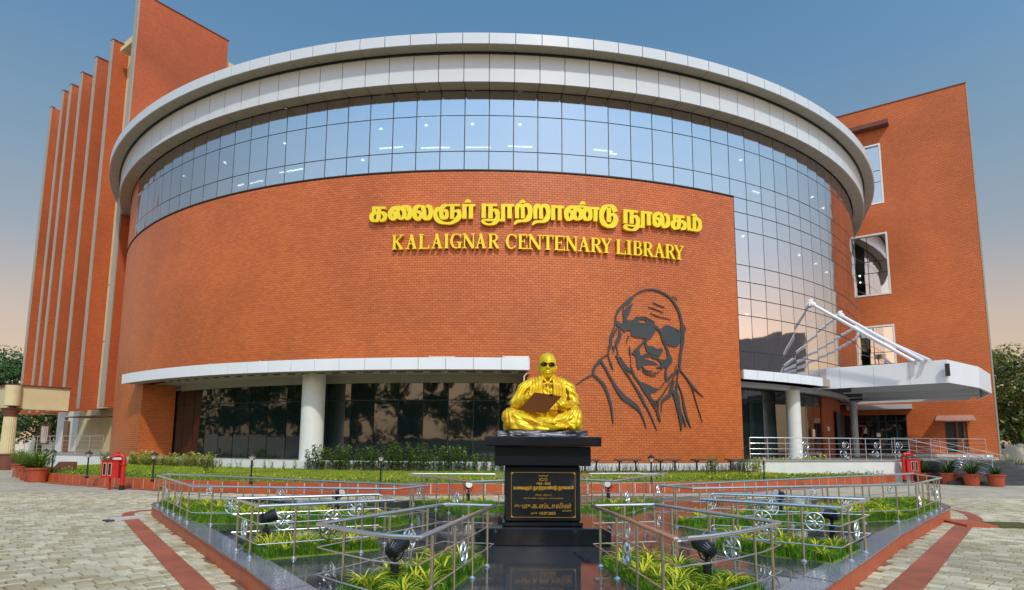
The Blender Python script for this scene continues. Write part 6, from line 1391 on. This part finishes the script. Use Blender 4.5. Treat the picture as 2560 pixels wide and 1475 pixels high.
while a < 2.2: shrub(a, 'g', 'taller fresh green shrub before the dark glazing left of the pedestal', 'green shrubs left of the pedestal', 1.0 if -14 < a < -1 else .75); a += .72
a = 3.2
while a < 25.0: shrub(a, 'r', 'bare dark red stemmed shrub under the benches', 'bare red shrubs under the benches', .95, 29.05); a += .62
a = 25.4
while a < 35.5: shrub(a, 'y', 'yellow-leaved hedge shrub before the right glazing', 'yellow hedge at the right', 1.0, 29.3); a += .62
for a in (-44.3, -43.0, -41.6): shrub(a, 'd', 'round dark green shrub beside the brick wall behind the hose cabinet', 'dark green shrubs behind the hose cabinet', 1.15, 29.6)
for a, rr_, l in ((-20.5, 31.4, 'single green sapling in the lawn left of the white column'), (17.2, 31.6, 'green bush with orange flowers in the lawn below the benches'), (20.8, 31.3, 'yellow-green bush in the lawn near the right lantern post'), (-43.5, 32.2, 'dark bushy shrub behind the left pots')):
    shrub(a, 'd', l, None, 1.1, rr_)
# dark strip of soil under the bare shrubs
B = MB(); B.arc(29.45, 28.65, 2.6, 25.2, .4, .60, 1.0); tag(B.build('soil_strip', M['soil']), kind='structure')
# ------------------------------------------------------------------ covers in the paving
p = atz(275, 1300, 0); B = MB(); a_, c_ = atz(286, 1303, 0.0), atz(367, 1296, 0.0); d = c_-a_; nn = Vector((-d.y, d.x, 0)).normalized()
B.obox(a_+Vector((0, 0, .005)), d, nn*.32, (0, 0, .045)); o = tag(B.build('concrete_slab', mat('pale_concrete', (.55, .53, .50), .7, var=.15, scale=4)), 'long pale concrete cover slab lying on the red band at the left corner', 'slab')
B = MB(); B.obox(atz(270, 1306, 0)+Vector((0, 0, .003)), (c_-atz(270, 1306, 0))*.16, nn*.3, (0, 0, .03)); tag(B.build('drain_gap', M['bark']), 'short rusty brown piece at the left end of the pale slab', 'slab')
a_, c_ = atz(2395, 1318, 0), atz(2560, 1322, 0); c_ = a_+(c_-a_)*1.4; d = c_-a_; nn = Vector((-d.y, d.x, 0)).normalized()
B = MB(); B.obox(a_+d*.10+Vector((0, 0, .002)), d*.34, nn*1.1, (0, 0, .05)); tag(B.build('drain_cover', M['rail_red']), 'sunken red-brown drain cover at the right edge of the court', 'drain cover')
B = MB(); B.obox(a_+d*.44+Vector((0, 0, .002)), d*.56, nn*1.0, (0, 0, .03)); tag(B.build('drain_grass', mat('mossy_strip', (.09, .08, .015), .9, var=.5, scale=12, bump=.5)), 'mossy olive strip beside the red drain cover', 'drain cover')

# ------------------------------------------------------------------ trees
def tree(name, x, y, h, cr_, blobs, n, leaf, label, seed, trunk=.35, cat='tree', lowf=.3, group=None, lmat='leaf_dark'):
    e = empty(name, label, cat, group, loc=(x, y, 0)); r = random.Random(seed)
    T = MB(); T.tube([(0, 0, -.2), (r.uniform(-.3, .3), 0, h*.25), (r.uniform(-.5, .5), .2, h*.5), (0, 0, h*.8)], [trunk*1.2, trunk*.8, trunk*.5, trunk*.15], 10)
    for i in range(7):
        a = r.uniform(0, 2*pi); z = h*r.uniform(.22, .55); T.tube([(0, 0, z), (cos(a)*cr_*.35, sin(a)*cr_*.35, z+h*.12), (cos(a)*cr_*.75, sin(a)*cr_*.75, z+h*.22)], [trunk*.45, trunk*.28, trunk*.08], 7)
    T.build('trunk', M['bark'], e, smooth=True)
    B = MB()
    for i in range(blobs):
        a = r.uniform(0, 2*pi); rr = cr_*sqrt(r.random())*.8; z = h*(lowf+(1-lowf)*r.random()); shrink = sqrt(max(.15, 1-((z/h-.55)/.55)**2)); rad = cr_*r.uniform(.18, .34)
        base = r.uniform(-.2, .25)
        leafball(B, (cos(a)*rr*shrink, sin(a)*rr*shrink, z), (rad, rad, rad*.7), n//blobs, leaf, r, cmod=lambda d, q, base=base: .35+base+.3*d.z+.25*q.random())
    B.build('crown', M[lmat], e); return e
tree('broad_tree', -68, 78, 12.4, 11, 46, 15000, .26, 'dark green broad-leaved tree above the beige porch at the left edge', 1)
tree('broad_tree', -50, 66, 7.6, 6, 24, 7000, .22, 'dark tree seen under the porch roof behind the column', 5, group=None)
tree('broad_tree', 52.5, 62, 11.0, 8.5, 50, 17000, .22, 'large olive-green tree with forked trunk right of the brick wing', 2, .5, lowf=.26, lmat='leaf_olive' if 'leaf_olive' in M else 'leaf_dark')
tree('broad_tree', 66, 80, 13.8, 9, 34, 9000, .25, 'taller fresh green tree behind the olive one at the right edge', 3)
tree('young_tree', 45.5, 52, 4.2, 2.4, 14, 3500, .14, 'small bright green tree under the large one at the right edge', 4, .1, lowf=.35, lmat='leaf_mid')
# compound wall behind the right pots and left trees
B = MB(); B.box(36, 75, 70, 70.3, 0, 2.2); tag(B.build('compound_wall', M['cream']), 'pale compound wall behind the right tree', 'wall')
B = MB(); B.box(-90, -36, 72, 72.3, 0, 2.0); tag(B.build('compound_wall', M['cream']), 'pale compound wall behind the left porch', 'wall')
# ------------------------------------------------------------------ across the road, behind the camera: seen only mirrored in the glass
W_ = MB(); rw_ = random.Random(88)
line = [(-52, 44), (-54, 20), (-50, -4), (-40, -26), (-18, -40), (8, -42), (26, -40)]
for (xa, ya), (xb, yb) in zip(line, line[1:]):
    n_ = int(hypot(xb-xa, yb-ya)/2.2)
    for i in range(n_):
        for k in range(3):
            f = (i+rw_.random())/n_; zz = 2+rw_.random()*7.5
            leafball(W_, (xa+(xb-xa)*f+rw_.uniform(-2, 2), ya+(yb-ya)*f+rw_.uniform(-2, 2), zz), (2.3, 2.3, 1.9), 85, .42, rw_)
tag(W_.build('roadside_wood', M['leaf_dark']), kind='stuff')
B = MB(); B.box(-44.3, -44, -14, 34, 0, 2.4); tag(B.build('compound_wall', M['cream']), 'compound wall left of the court, out of the picture', 'wall')
sb = empty('side_building', 'grey concrete building right of the court, mirrored in the tall glass', 'building', loc=(50, 10, 0))
B = MB(); B.box(0, 14, -24, 26, 6.5, 13.5); B.box(1.2, 14, -24, 26, 0, 6.5); B.build('wall', M['grey_wall'], sb)
for i in range(6): B = MB(); B.box(1.1, 1.19, -22+i*8, -16+i*8, .2, 6.3); B.build('dark_bay', M['dark_joint'], sb)
B = MB(); B.box(-60, 60, -30.2, -30, 0, 2.3); tag(B.build('compound_wall', M['cream']), 'compound wall behind the photographer', 'wall')
for i, (x, y, h) in enumerate(((-50, 24, 12), (-56, 12, 13), (-48, 2, 11), (-40, -12, 12), (-30, -24, 12), (-18, -30, 14), (-6, -33, 12), (6, -33, 12))): tree('avenue_tree', x, y, h, 6.5, 20, 3600, .4, 'dark roadside tree mirrored in the ground floor glass, number %s from the left wing' % ['one', 'two', 'three', 'four', 'five', 'six', 'seven', 'eight'][i], 60+i, .3, group='roadside trees')
